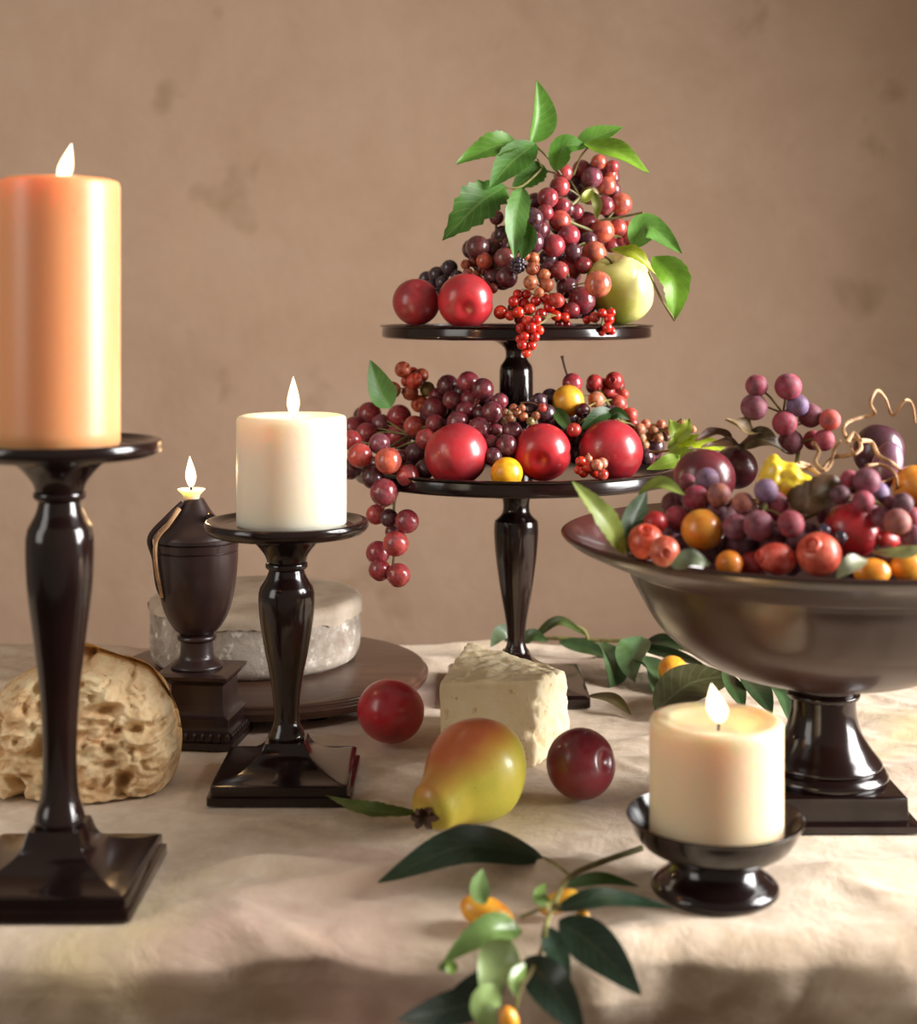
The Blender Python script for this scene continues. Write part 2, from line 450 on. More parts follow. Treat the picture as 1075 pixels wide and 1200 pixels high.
def candlestick(label, x, y, S, plate_r=.0575):
    """S: list of (r,z) smooth segments for the stem; base and plate added here"""
    t = thing('candlestick', label, 'candlestick', (x, y, 0), 'turned dark wood candlesticks with square feet')
    hb = S['hb']
    obj('base', square(prof([(hb, 0), (hb, .0052)], [(hb, .0052), (hb*.955, .0062)], [(hb*.955, .0062), (hb*.955, .0118)],
                            [(hb*.955, .0118), (hb*.93, .0125)],
                            [(hb*.93, .0125), (hb*.72, .0145), (hb*.52, .0185), (hb*.36, .0245), (hb*.28, S['bt'])]), (x, y, 0), S.get('rot', 0), .06), MAT['espresso'], t)
    obj('stem', lathe(prof(*S['stem']), (x, y, 0)), MAT['espresso'], t)
    zt = S['zt']; R = plate_r
    obj('drip_plate', lathe(prof([(0, zt-.016), (.0135, zt-.026)], [(.0135, zt-.026), (.016, zt-.020), (.024, zt-.011), (.034, zt-.006), (.046, zt-.0055)],
        [(.046, zt-.0055), (.052, zt-.006), (R-.001, zt-.003), (R, zt), (R-.001, zt+.003), (R-.004, zt+.0035)],
        [(R-.004, zt+.0035), (R-.010, zt+.0005), (R-.014, zt)], [(R-.014, zt), (0, zt)]), (x, y, 0)), MAT['espresso'], t)
    return t
S1 = dict(hb=.052, bt=.0355, zt=.2535, stem=[[(.0, .034), (.0130, .034)], [(.0130, .034), (.0142, .038), (.0135, .042)], [(.0135, .042), (.0108, .052), (.0096, .070), (.0100, .092), (.0116, .115), (.0148, .142), (.0180, .168), (.0192, .188), (.0192, .200)],
     [(.0192, .200), (.0182, .2060)], [(.0182, .2060), (.0135, .2150), (.0118, .2215)], [(.0118, .2215), (.0145, .2235), (.0148, .2265), (.0125, .2290)], [(.0125, .2290), (.0128, .2300)], [(.0128, .2300), (.0, .2300)]])
S2 = dict(hb=.0485, bt=.0315, zt=.1815, stem=[[(.0, .030), (.0115, .030)], [(.0115, .030), (.0128, .0335), (.0118, .037)], [(.0118, .037), (.0092, .044), (.0094, .058), (.0118, .076), (.0150, .092), (.0184, .112), (.0196, .126), (.0196, .1330)],
     [(.0196, .1330), (.0186, .1375)], [(.0186, .1375), (.0140, .1450), (.0122, .1500)], [(.0122, .1500), (.0145, .1515), (.0146, .1545), (.0125, .1565)], [(.0125, .1565), (.0128, .1575)], [(.0128, .1575), (.0, .1575)]])
x1, y1 = (70-537.5)/F*.837, .837
candlestick('tall dark wood candlestick at the left edge with a square foot', x1, y1, S1, .0585)
candle('tall peach-tan pillar candle burning at the far left', x1-.0003, y1, .2537, .407, .0345, MAT['wax_tan'], .0015, (.22, 0), .002, .023, power=.35)
x2, y2 = (336-537.5)/F*1.018, 1.018
candlestick('shorter dark wood candlestick in front of the cheese board', x2, y2, S2)
candle('ivory pillar candle burning on the middle candlestick', x2+.0035, y2, .1818, .2585, .0385, MAT['wax_ivory'], .0006, (.0, 0), .002, .029, power=.35, wob=.006)
# low holder
x3, y3 = (838-537.5)/F*.831, .831
t = thing('candle_holder', 'low dark footed dish holding the cream candle in front of the fruit bowl', 'candle holder', (x3, y3, 0))
obj('foot', lathe(prof([(0, 0), (.0355, 0)], [(.0355, 0), (.0366, .0015), (.0360, .004)], [(.0360, .004), (.0335, .0065), (.0285, .0105), (.0250, .0150), (.0240, .020), (.0250, .0225)], [(.0250, .0225), (0, .0225)]), (x3, y3, 0)), MAT['espresso'], t)
obj('dish', lathe(prof([(0, .0225), (.0245, .0225)], [(.0245, .0225), (.034, .0235), (.041, .0265), (.046, .033), (.0500, .0415)], [(.0500, .0415), (.0505, .0425), (.0495, .0430)],
    [(.0495, .0430), (.0445, .034), (.041, .0290), (.038, .0272)], [(.038, .0272), (0, .0272)]), (x3, y3, 0)), MAT['espresso'], t)
candle('wide cream pillar candle burning at the lower right on the low dish', x3+.0008, y3, .0275, .0985, .0380, MAT['wax_cream'], .0012, (-.2, 0), .0035, .023, wob=.008, power=.45, fr=.0062)

# urn-shaped lamp
ux, uy = (231-537.5)/F*1.125, 1.125
t = thing('urn_lamp', 'small dark urn-shaped oil lamp with a lit wick behind the left candlestick', 'lamp', (ux, uy, 0))
rr = math.radians(-7); bc = (ux+.006, uy, 0)
obj('base', square(prof([(.0305, 0), (.0305, .005)], [(.0305, .005), (.029, .006)], [(.029, .006), (.029, .0125)], [(.029, .0125), (.0265, .0150), (.0262, .0215)], [(.0262, .0215), (.0225, .0245), (.0205, .031)],
                        [(.0205, .031), (.0205, .046)], [(.0205, .046), (.0235, .049)]), bc, rr, .05), MAT['urnwood'], t)
gd = []
for s in range(4):
    for k in range(9):
        a = rr+s*PI/2; u = -.026+.0065*k
        p = Vector((u, -.0292, .0092)); p.rotate(Matrix.Rotation(a, 3, 'Z')); b_ = ball(8, 6)
        gd.append(([Vector((v.x*.0024, v.y*.0024, v.z*.0036))+p+Vector(bc) for v in b_[0]], b_[1]))
g = obj('beading', geo_add(*gd), MAT['urnwood'], t)
obj('cap_slab', square(prof([(.0225, .0485), (.0285, .0515)], [(.0285, .0515), (.0290, .0540)], [(.0290, .0540), (.024, .0555)]), (ux+.003, uy, 0), rr, .05), MAT['urnwood'], t)
obj('stem', lathe(prof([(0, .055), (.0195, .055)], [(.0195, .055), (.0200, .0575), (.0170, .0605)], [(.0170, .0605), (.0135, .064), (.0125, .072)], [(.0125, .072), (.0125, .076)], [(.0125, .076), (.0150, .0775), (.0150, .0800), (.0130, .0815)], [(.0130, .0815), (0, .0815)]), (ux, uy, 0)), MAT['urnwood'], t)
obj('body', lathe(prof([(0, .080), (.0125, .0815)], [(.0125, .0815), (.0185, .087), (.0250, .099), (.0292, .116), (.0312, .134), (.0317, .1455)], [(.0317, .1455), (.0307, .1462), (.0317, .1470)], [(.0317, .1470), (.0322, .1525)], [(.0322, .1525), (.0307, .1532), (.0322, .1540)], [(.0322, .1540), (.0322, .1565)], [(.0322, .1565), (0, .1565)]), (ux, uy, 0)), MAT['urnwood'], t)
obj('lid', lathe(prof([(0, .1560), (.0316, .1560)], [(.0316, .1560), (.0290, .160), (.0220, .1665), (.0140, .175), (.0085, .1835)], [(.0085, .1835), (.007, .186)], [(.007, .186), (0, .186)]), (ux-.002, uy, 0)), MAT['urnwood'], t)
MAT['brass'] = simple('brass_cup', 'd8b070', 'b98a4a', 60, .35)
obj('wick_cup', lathe(prof([(0, .185), (.006, .185)], [(.006, .185), (.0070, .189), (.0108, .1930)], [(.0108, .1930), (.0100, .1935), (.0050, .1910)], [(.0050, .1910), (0, .1905)]), (ux-.0045, uy, 0), 32), MAT['wax_cream'], t, label='pale yellow cup around the wick')
wk = obj('wick', tube([(ux-.0045, uy, .190), (ux-.0045, uy, .197)], .0009, 6), MAT['wick'], t)
flame((ux-.0045, uy, .1945), .0245, .0042, wk, (-.05, 0), .2)
# leather-like handle strap and its buckle on the left shoulder
obj('handle', tube([P(214, 590, 1.12), P(196, 607, 1.112), P(176, 630, 1.11), P(181, 655, 1.108), P(186, 690, 1.106), P(200, 712, 1.11)], lambda s: .0026-.0010*s, 8, 30), MAT['urnwood'], t)
obj('handle', tube([P(210, 596, 1.10), P(197, 615, 1.094), P(183, 634, 1.094), P(183, 665, 1.095), P(190, 700, 1.10)], lambda s: .0021-.0008*s, 8, 30), MAT['tendril'], t, label='tan cord along the handle')
obj('finial', geo_add(lathe([(0, -.004), (.003, -.002), (.004, 0), (.003, .002), (0, .004)], P(246, 606, 1.11), 16)), MAT['espresso'], t)

# ------------------------------------------------------------------ tiered stand
tx, ty = .0505, 1.27
t = thing('tiered_stand', 'dark turned wood two-tier fruit stand in the centre', 'cake stand', (tx, ty, 0))
hb = .060
obj('base', square(prof([(hb, 0), (hb, .007)], [(hb, .007), (hb*.96, .009)], [(hb*.96, .009), (hb*.70, .0115), (hb*.45, .0165), (hb*.28, .024), (hb*.18, .0335)]), (tx, ty, 0), 0, .05), MAT['espresso'], t)
obj('stem', lathe(prof([(0, .031), (.0098, .031)], [(.0098, .031), (.0105, .034), (.0085, .039)], [(.0085, .039), (.0078, .046), (.0095, .062), (.0140, .088), (.0178, .115), (.0194, .135), (.0194, .1445)],
    [(.0194, .1445), (.0188, .1480)], [(.0188, .1480), (.0135, .153), (.0116, .158), (.0120, .166), (.0150, .175), (.024, .182)], [(.024, .182), (0, .182)]), (tx, ty, 0)), MAT['espresso'], t)
def tray(name, zb, zt, R, label=None):
    obj(name, lathe(prof([(0, zb), (R-.006, zb)], [(R-.006, zb), (R-.0015, zb+.0015), (R-.001, zb+.006)], [(R-.001, zb+.006), (R-.0015, zt-.003)], [(R-.0015, zt-.003), (R+.001, zt-.001), (R, zt)], [(R, zt), (R-.004, zt)],
        [(R-.004, zt), (R-.006, zb+.005)], [(R-.006, zb+.005), (0, zb+.005)]), (tx, ty, 0), 110), MAT['espresso'], t, label=label)
tray('tray', .1845, .1985, .142, 'larger lower tray')
TZ1 = .1895
obj('stem', lathe(prof([(0, .189), (.0145, .189)], [(.0145, .189), (.0150, .210), (.0150, .250), (.0147, .279)], [(.0147, .279), (.0138, .2835)], [(.0138, .2835), (.0100, .289), (.0092, .293), (.0105, .299), (.018, .3045), (.030, .3075)], [(.030, .3075), (0, .308)]), (tx, ty, 0)), MAT['espresso'], t)
tray('tray', .3075, .3195, .1185, 'smaller upper tray')
TZ2 = .3127

# ------------------------------------------------------------------ fruit bowl
bx, by = .244, .97
t = thing('footed_bowl', 'large dark footed bowl on a square plinth heaped with fruit', 'bowl', (bx, by, 0))
obj('base', square(prof([(.0505, 0), (.0505, .004)], [(.0505, .004), (.044, .005)], [(.044, .005), (.0435, .0195)], [(.0435, .0195), (.0425, .0205)]), (bx, by, 0), 0, .03), MAT['espresso'], t)
obj('stem', lathe(prof([(0, .020), (.0415, .020)], [(.0415, .020), (.0425, .0235), (.0400, .0275)], [(.0400, .0275), (.0375, .029)], [(.0375, .029), (.0385, .031), (.0365, .034)], [(.0365, .034), (.0310, .041), (.0250, .051), (.0218, .063), (.0212, .073)],
    [(.0212, .073), (.0235, .074), (.0240, .0765), (.0220, .078)], [(.0220, .078), (.0235, .080), (.0240, .083), (.0225, .085)], [(.0225, .085), (.031, .0865)], [(.031, .0865), (.031, .093)], [(.031, .093), (0, .093)]), (bx, by, 0)), MAT['espresso'], t)
BI = [(0, .0925), (.035, .094), (.075, .103), (.105, .123), (.121, .146), (.128, .162), (.140, .169), (.160, .1775), (.1725, .1820)]
obj('bowl', lathe(prof([(0, .087), (.034, .0865), (.074, .0955), (.106, .117), (.123, .143), (.1300, .157)], [(.1300, .157), (.133, .160), (.150, .1672), (.166, .1745), (.1735, .1798)], [(.1735, .1798), (.1750, .1822), (.1725, .1835)],
    [(.1725, .1835), (.160, .1785), (.140, .1700), (.128, .163)], [(.128, .163), (.121, .146), (.105, .123), (.075, .103), (.035, .094), (0, .0925)]), (bx, by, 0), 128), MAT['bowlwood'], t)
def bowl_z(d):
    for (a, za), (b, zb) in zip(BI, BI[1:]):
        if d <= b: return za+(zb-za)*(d-a)/(b-a)
    return .184

# ------------------------------------------------------------------ packing of fruit
PL = []                                    # placed spheres
for z in [.20+.012*i for i in range(9)]: PL.append((Vector((tx, ty, z)), .015))
SUP = {
 'up': lambda p: TZ2 if math.hypot(p.x-tx, p.y-ty) < .114 else -9,
 'low': lambda p: TZ1 if math.hypot(p.x-tx, p.y-ty) < .137 else -9,
 'bowl': lambda p: bowl_z(math.hypot(p.x-bx, p.y-by)) if math.hypot(p.x-bx, p.y-by) < .176 else -9}
def heapY(zone, px, py):
    """nearest depth of the heap's surface along the ray through px, py"""
    if zone == 'up': cx, cy, R, z0, hh = tx, ty, .100, TZ2, .19
    elif zone == 'low': cx, cy, R, z0, hh = tx, ty, .128, TZ1, .13
    else: cx, cy, R, z0, hh = bx, by, .155, .178, .14
    Y = cy
    for _ in range(4):
        p = P(px, py, Y); k = max(.05, 1-max(0, p.z-z0)/hh)
        r = R*k**.8; dx = p.x-cx; Y = cy-math.sqrt(max(0, r*r-dx*dx))
    return Y
def place(px, py, rp, zone=None, Y=None, back=0.0, tol=.86, maxstep=70, ry=1.0):
    Y0 = Y if Y is not None else heapY(zone, px, py)+back
    p = None
    for k in range(maxstep):
        y = Y0+.002*k; r = rp*y/F; p = P(px, py, y)
        if zone:
            s = SUP[zone](p)
            if p.z < s+r*.98 and s > 0: p.z = s+r*.98
        if all((p-q).length > tol*(r+r2) for q, r2 in PL): break
    PL.append((p, r)); return p, r

ballm = ball(22, 16)
ME = {k: mesh_of(k, ballm, MAT[k]) for k in ('grape', 'frost', 'currant', 'berry', 'citrus')}
def plumshape(v):
    a = math.atan2(v.y, v.x); s = 1-.06*math.exp(-(a/.13)**2)*(1-abs(v.z)**3)
    z = v.z; dent = .20*math.exp(-((1-v.z)/.04)) if v.z > 0 else 0
    return Vector((v.x*s, v.y*s, z*.96-dent))
ME['plum'] = mesh_of('plum', ball(48, 36, plumshape), MAT['plum'])
ME['redapple'] = mesh_of('redapple', ball(40, 30), MAT['plum'])
def hipgeo():
    pr = prof([(0, -1), (.35, -.95), (.72, -.70), (.95, -.30), (1, .10), (.88, .52), (.62, .80), (.42, .90)], [(.42, .90), (.36, 1.06), (.30, 1.04)], [(.30, 1.04), (.22, .86), (0, .80)])
    return lathe(pr, (0, 0, 0), 28, lambda a, r, z: 1+.03*math.sin(5*a) if z > .85 else 1)
ME['hip'] = mesh_of('hip', hipgeo(), MAT['hip'])
def blackberry():
    gs = []; b_ = ball(8, 6)
    for i in range(34):
        z = 1-2*(i+.5)/34; a = i*2.39996; r = math.sqrt(1-z*z)
        c = Vector((r*math.cos(a)*.72, r*math.sin(a)*.72, z*.85))
        gs.append(([v*.30+c for v in b_[0]], b_[1]))
    return geo_add(*gs)
ME['blackberry'] = mesh_of('blackberry', blackberry(), MAT['berry'])

RED = ['a52e34', 'b63a38', '8e2630', 'c04640', '98303a', 'aa3440']
GS = {'grape': 1.10, 'frost': 1.06}
ORG_ = ['cf6340', 'd4744a', 'c9523c']
DARK = ['5e1c24', '4c1820', '6a222a', '561f2c']
def pick(c):
    c = random.choice(c) if isinstance(c, list) else c
    v = list(srgb(c)); f = random.uniform(.85, 1.15); return (min(1, v[0]*f), min(1, v[1]*f), min(1, v[2]*f), 1)
def bunch(name, label, cat, items, zone, cols=RED, mesh='grape', group=None, fill=0, back=0, fillc=DARK, part='grape', stem=True, stemmat='stem', fillstep=.012, stempts=None, el=1.0, srad=.0009):
    """items: (px, py, r_px[, colour-key[, Y]])"""
    pts = []
    for it in items:
        px, py, rp = it[:3]; ck = it[3] if len(it) > 3 else None; Y = it[4] if len(it) > 4 else None
        p, r = place(px, py, rp*GS.get(mesh, 1), zone, Y, back); pts.append((p, r, ck))
    fl = []
    for k in range(fill):
        it = random.choice(items)
        if len(it) > 4 and it[4]: continue
        p, r = place(it[0]+random.uniform(-7, 7), it[1]+random.uniform(1, 9), it[2]*.95, zone, None, back+fillstep+.006, maxstep=40); fl.append((p, r))
    c = sum((p for p, r, k in pts), Vector())/len(pts)
    lo = min(p.z-r for p, r, k in pts)
    t = thing(name, label, cat, (c.x, c.y, lo), group)
    cm = {'o': ORG_, 'd': DARK, 'g': ['7c7a4a', '8d8350'], 'v': ['7c6684', '6a5880'], 'b': ['b07058', 'a9644e'], 'p': ['b23a4e', 'a83348'], 'c': ['c24a3c', 'd05a44'], 't': ['c98f70', 'bd8466'], 'm': ['8a4452', '803c4c']}
    for p, r, ck in pts:
        inst(part, ME[mesh], p, (r, r, r*el), t, pick(cm[ck] if ck else cols))
    for p, r in fl: inst(part, ME[mesh], p, r, t, pick(fillc))
    if stem:
        if stempts is None:
            s = sorted(pts, key=lambda a: -a[0].z); q = [a[0]+Vector((0, .004, 0)) for a in s]
            n = max(2, min(6, len(q)//4)); step = len(q)/n
            main = [sum(q[int(i*step):int((i+1)*step)], Vector())/max(1, len(q[int(i*step):int((i+1)*step)])) for i in range(n)]
            main = [q[0]+Vector((0, 0, .004))]+main
        else: main = stempts
        gs = [tube(main, srad*1.4, 6, len(main)*4)]
        for p, r, _ in pts:
            m = min(main, key=lambda a: (a-p).length)
            if (m-p).length > 1e-4: gs.append(tube([m, (m+p)/2+Vector((0, 0, .002)), p], srad*.7, 5, 4, cap=False))
        obj('stem', geo_add(*gs), MAT[stemmat], t)
    return t
def single(name, label, cat, me, px, py, rp, col, zone=None, Y=None, rot=None, sc=(1, 1, 1), group=None, tol=.9, back=0):
    p, r = place(px, py, rp, zone, Y, back, tol)
    return setp(inst(name, ME[me], p, (r*sc[0], r*sc[1], r*sc[2]), None, pick(col), rot), label, cat, group), p, r
def leaf(parent, pts, hwpx, col, **kw):
    Y = pts[len(pts)//2][2]; lab = kw.pop('label', None)
    P_ = [P(*p) for p in pts]
    return obj('leaf', leaf_geo(P_, hwpx*Y/F, **kw), MAT['leaf'], parent, angle=60, color=srgb(col), label=lab)

# ---- upper tray
single('plum', 'dark red plum with a dimple, left of the pair on the upper tray', 'plum', 'plum', 546, 353, 33, 'cc2e34', 'up', 1.185, face_to((-.06, -1, -.35)), (1, 1, .97))[0]['label'] = 'glossy bright red plum, right one of the pair on the upper tray'
single('plum', 'dark red plum with a dimple, left one of the pair on the upper tray', 'plum', 'plum', 488, 354, 28, 'a62c34', 'up', 1.20, face_to((.25, -.75, .75)))
def applegeo():
    pr = prof([(0, -.82), (.12, -.84), (.25, -.92), (.48, -.95), (.78, -.74), (.96, -.30), (1, .15), (.92, .55), (.70, .84), (.42, .93), (.20, .84), (.08, .66), (0, .60)])
    return lathe(pr, (0, 0, 0), 56, lambda a, r, z: 1+.025*math.cos(5*a+.4)*max(0, -z)+.02*math.cos(2*a))
def gradient_skin(name, ca, cb, axis=(0, 0, 1), lo=-.6, hi=.8, spots=None, rough=.32, nscale=2.0):
    m, nt, b = nodes(name); tc = N(nt, 'ShaderNodeTexCoord')
    d = N(nt, 'ShaderNodeVectorMath', operation='DOT_PRODUCT'); d.inputs[1].default_value = axis; nt.links.new(tc.outputs['Object'], d.inputs[0])
    mr = N(nt, 'ShaderNodeMapRange'); mr.inputs['From Min'].default_value = lo; mr.inputs['From Max'].default_value = hi; nt.links.new(d.outputs['Value'], mr.inputs[0])
    ad = N(nt, 'ShaderNodeMath', operation='ADD'); nt.links.new(mr.outputs[0], ad.inputs[0])
    s = N(nt, 'ShaderNodeMath', operation='MULTIPLY_ADD'); nt.links.new(noisef(nt, nscale, 5, .6, tc.outputs['Object']), s.inputs[0]); s.inputs[1].default_value = .9; s.inputs[2].default_value = -.45
    nt.links.new(s.outputs[0], ad.inputs[1]); c = ramp(nt, ad.outputs[0], .25, .85, srgb(ca), srgb(cb))
    if spots: c = mix(nt, ramp(nt, noisef(nt, nscale*14, 2, .5, tc.outputs['Object']), .66, .72), c, srgb(spots))
    nt.links.new(c, b.inputs['Base Color']); b.inputs['Roughness'].default_value = rough; b.inputs['Coat Weight'].default_value = .3; b.inputs['Coat Roughness'].default_value = .15
    b.inputs['Subsurface Weight'].default_value = .2; b.inputs['Subsurface Radius'].default_value = (.004, .003, .001); b.inputs['Subsurface Scale'].default_value = 1
    return m
MAT['apple'] = gradient_skin('apple_skin', 'b4b848', 'e8dc94', (.9, .2, .1), -.9, .6)
p, r = place(727, 338, 38, 'up', 1.22)
ap = thing('apple', 'pale yellow-green apple at the right of the upper tray', 'apple', (p.x, p.y, TZ2))
ar = Matrix.Rotation(math.radians(-22), 3, 'Y') @ Matrix.Rotation(math.radians(20), 3, 'X')
me_ap = mesh_of('skin', applegeo(), MAT['apple'])
o = inst('skin', me_ap, p, (r*.98, r*.98, r*1.06), ap, rot=ar.to_euler())
q = p+ar @ Vector((0, 0, r*.62))
obj('stalk', tube([q, q+Vector((-.003, -.001, .008)), q+Vector((-.008, -.002, .012))], .0009, 6, 6), MAT['twig'], ap)

bunch('redcurrant_strand', 'longest bright redcurrant strand spilling over the front of the upper tray', 'redcurrants',
      [(617, 414, 5.5, None, 1.146), (612, 404, 6, None, 1.144), (623, 405, 6, None, 1.145), (615, 394, 6, None, 1.144), (627, 395, 6, None, 1.144), (609, 397, 5, None, 1.142), (611, 385, 6.5, None, 1.144), (623, 384, 6.5, None, 1.143), (632, 387, 6, None, 1.144), (618, 376, 6, None, 1.142), (629, 375, 6, None, 1.146),
       (608, 366, 7), (621, 362, 7), (634, 368, 7), (614, 356, 7), (628, 353, 6.5), (644, 360, 7), (602, 353, 6.5), (639, 350, 6), (652, 370, 6.5), (662, 372, 6), (598, 370, 6), (587, 366, 8.5), (648, 349, 6), (607, 345, 6), (617, 345, 6)],
      'up', ['d8301f', 'c8261c', 'e04428'], 'currant', 'redcurrants', part='currant', fill=14, fillc=['9a1a16'], fillstep=.006, srad=.0006)
bunch('redcurrant_strand', 'little redcurrant sprig over the tray rim under the green apple', 'redcurrants',
      [(712, 384, 6, None, 1.17), (706, 390, 4, None, 1.17), (717, 388, 5, None, 1.17), (714, 374, 6.5, None, 1.172), (706, 367, 5.5, None, 1.175), (717, 366, 5, None, 1.175), (697, 372, 6.5, 'c', 1.18), (688, 375, 5, None, 1.18)], 'up', ['d8301f', 'c8261c'], 'currant', 'redcurrants', part='currant', srad=.0006)
bunch('berry_sprig', 'bronze-orange berry sprig beside the blackberry on the upper tray', 'berries',
      [(615, 299, 6.5), (625, 303, 7.5), (624, 315, 8), (622, 331, 8.5), (641, 334, 8.5), (638, 322, 7), (653, 352, 9, 'c'), (632, 343, 6)], 'up', ['b8744c', 'c4825a', 'a8603f'], 'hip', back=-.012, part='berry', srad=.0007)
single('blackberry', 'blue-black blackberry left of the bronze berries', 'blackberry', 'blackberry', 607, 311, 10, '1d1a2c', 'up', back=-.012)
TOPB = [(701, 333, 14.5, 'o', 1.172), (682, 352, 15), (665, 337, 12, 'd'), (684, 311, 9.5), (667, 315, 13.5), (696, 297, 13.5, 'o'), (670, 364, 9), (649, 288, 12.5), (672, 295, 9.5, 'd'), (667, 276, 12), (706, 271, 13, 'o'), (687, 263, 14), (724, 267, 10, 'o'), (737, 268, 9, 'o'),
        (739, 281, 7.5), (717, 287, 8.5), (728, 281, 8.5), (656, 259, 12, 'o'), (656, 317, 10), (643, 303, 11, 'd'), (675, 248, 8.5), (659, 241, 8.5), (709, 241, 10.5), (728, 239, 12, 'o'), (642, 232, 11.5), (656, 219, 11), (694, 208, 11.5, 'm'), (711, 218, 10.5, 'o'), (714, 203, 9, 'o'),
        (682, 198, 10), (702, 190, 8.5, 'o'), (718, 195, 7), (661, 203, 10), (628, 237, 10.5, 'd'), (624, 256, 12, 'd'), (632, 270, 12, 'd'), (625, 284, 12, 'd'), (613, 246, 9, 'd'), (691, 229, 10, 'g'), (674, 226, 10, 'd'), (672, 212, 9, 'd'), (641, 318, 10, 'd'), (655, 300, 9, 'd'), (690, 281, 9, 'd'), (639, 249, 9), (655, 358, 9, 'd')]
bunch('grape_bunch', 'tall bunch of red and orange grapes heaped on the upper tray', 'grapes', TOPB, 'up', RED, fill=60, group=None)
bunch('grape_bunch', 'loose brown-red grapes under the drooping leaves on the upper tray', 'grapes',
      [(560, 290, 13), (577, 293, 13), (592, 303, 12), (600, 288, 11, 'd'), (583, 308, 10), (568, 306, 9, 'o'), (582, 255, 8, None, 1.235), (590, 276, 11, 'd'), (594, 325, 12, 'd'), (578, 326, 10, 'd')], 'up', ['74332c', '803a2e', '69291f'], fill=20, back=.005)
bunch('grape_bunch', 'small blue-black grapes behind the two plums on the upper tray', 'grapes',
      [(527, 314, 9), (512, 322, 9), (500, 327, 8.5), (519, 331, 7.5), (507, 336, 8), (536, 324, 7)], 'up', ['2c1c2c', '352030'], 'grape', fill=10, back=.03)
bunch('berry_sprig', 'small pinkish-tan berries above the bright plum on the upper tray', 'berries',
      [(546, 310, 6), (555, 307, 6.5), (571, 319, 7), (563, 316, 6), (549, 320, 6), (557, 322, 5), (578, 338, 6)], 'up', ['b06a52', '9a5040'], 'hip', back=.004, part='berry', srad=.0007)

# ---- vine leaves on top
g1, g2, g3 = '6ba03a', '4a7f2e', '86b62e'
c = P(630, 205, 1.24)
t = thing('vine_sprig', 'leafy green vine sprig rising at the top left of the grape heap', 'leaves', c)
leaf(t, [(622, 168, 1.245), (629, 135, 1.245), (629, 94, 1.25)], 20, g1, up=(.7, -.75, .1), fold=.75, label='upright pointed folded leaf')
leaf(t, [(609, 168, 1.235), (578, 172, 1.22), (535, 192, 1.21)], 17, g1, up=(.2, -.8, .6), fold=.35, serr=.10, wave=.08, teeth=12)
leaf(t, [(628, 168, 1.235), (600, 190, 1.215), (574, 220, 1.20)], 19, '568a34', up=(.1, -.9, .4), fold=.3, serr=.05, label='broad dark leaf')
leaf(t, [(593, 218, 1.215), (560, 240, 1.195), (519, 282, 1.185)], 24, '558636', up=(.1, -.9, .45), fold=.3, serr=.16, teeth=8, wave=.12, label='drooping toothed leaf')
leaf(t, [(632, 190, 1.24), (622, 205, 1.235), (600, 222, 1.23)], 17, '5a8c38', up=(0, -1, .3), fold=.3, serr=.1)
leaf(t, [(612, 220, 1.205), (604, 255, 1.185), (602, 304, 1.175)], 15, '669648', up=(.3, -.9, .2), fold=.4, wave=.15, serr=.05, label='leaf hanging over the grapes')
leaf(t, [(605, 262, 1.20), (618, 280, 1.185), (612, 305, 1.18)], 13, g2, up=(-.2, -.9, .2), fold=.3)
obj('stem', geo_add(tube([P(624, 168, 1.24), P(640, 182, 1.235), P(658, 205, 1.24)], .0011, 6, 12), tube([P(630, 186, 1.24), P(637, 198, 1.237), P(652, 203, 1.235)], .001, 6, 10),
    tube([P(624, 168, 1.24), P(608, 168, 1.235)], .0009, 6), tube([P(638, 195, 1.24), P(612, 218, 1.22), P(594, 220, 1.215)], .001, 6, 8)), MAT['stem'], t)
t = thing('vine_sprig', 'pair of bright vine leaves at the top right above the grape heap', 'leaves', P(690, 190, 1.23))
leaf(t, [(650, 200, 1.22), (662, 172, 1.21), (688, 172, 1.215)], 14, '66a23a', up=(.1, -.9, .4), fold=.4, label='rounded curling leaf')
leaf(t, [(675, 172, 1.22), (700, 160, 1.22), (730, 149, 1.225)], 14, '78ae44', up=(0, -.8, .6), fold=.3)
leaf(t, [(684, 168, 1.215), (722, 178, 1.20), (761, 202, 1.195)], 15, '94c23a', up=(0, -.75, .65), fold=.35, wave=.1, label='yellow-edged leaf')
obj('stem', tube([P(690, 172, 1.215), P(680, 185, 1.23), P(672, 205, 1.24)], .001, 6, 10), MAT['stem'], t)
t = thing('vine_sprig', 'yellow-green leaves drooping over the right side of the green apple', 'leaves', P(765, 290, 1.21))
leaf(t, [(742, 290, 1.215), (760, 266, 1.21), (799, 297, 1.205)], 17, '74ac4a', up=(.1, -.9, .4), fold=.3, wave=.1, label='round upper leaf')
leaf(t, [(766, 300, 1.20), (790, 330, 1.185), (790, 376, 1.18)], 19, '86b836', up=(.15, -.95, .2), fold=.35, serr=.08, wave=.1, teeth=10)
leaf(t, [(716, 293, 1.185), (742, 296, 1.17), (770, 322, 1.175)], 9, 'b4bd28', up=(0, -.8, .6), fold=.3, wave=.2, serr=.1)
obj('stem', geo_add(tube([P(760, 318, 1.18), P(775, 350, 1.18), P(791, 376, 1.18)], .001, 6, 10), tube([P(755, 300, 1.19), P(735, 292, 1.2), P(722, 290, 1.22)], .001, 6, 10)), MAT['stem'], t)
obj('stem', tube([P(704, 258, 1.18), P(730, 254, 1.175), P(754, 249, 1.17)], .001, 6, 10), MAT['stem'], t)
t = thing('leaf_shoot', 'little pale yellow leaf shoot stuck in the middle of the top grapes', 'leaves', P(690, 230, 1.20))
leaf(t, [(694, 222, 1.185), (687, 232, 1.18), (680, 237, 1.18)], 6, 'b8c050', fold=.5)
leaf(t, [(694, 224, 1.185), (700, 240, 1.18), (699, 258, 1.185)], 6, '8a8a40', fold=.3)

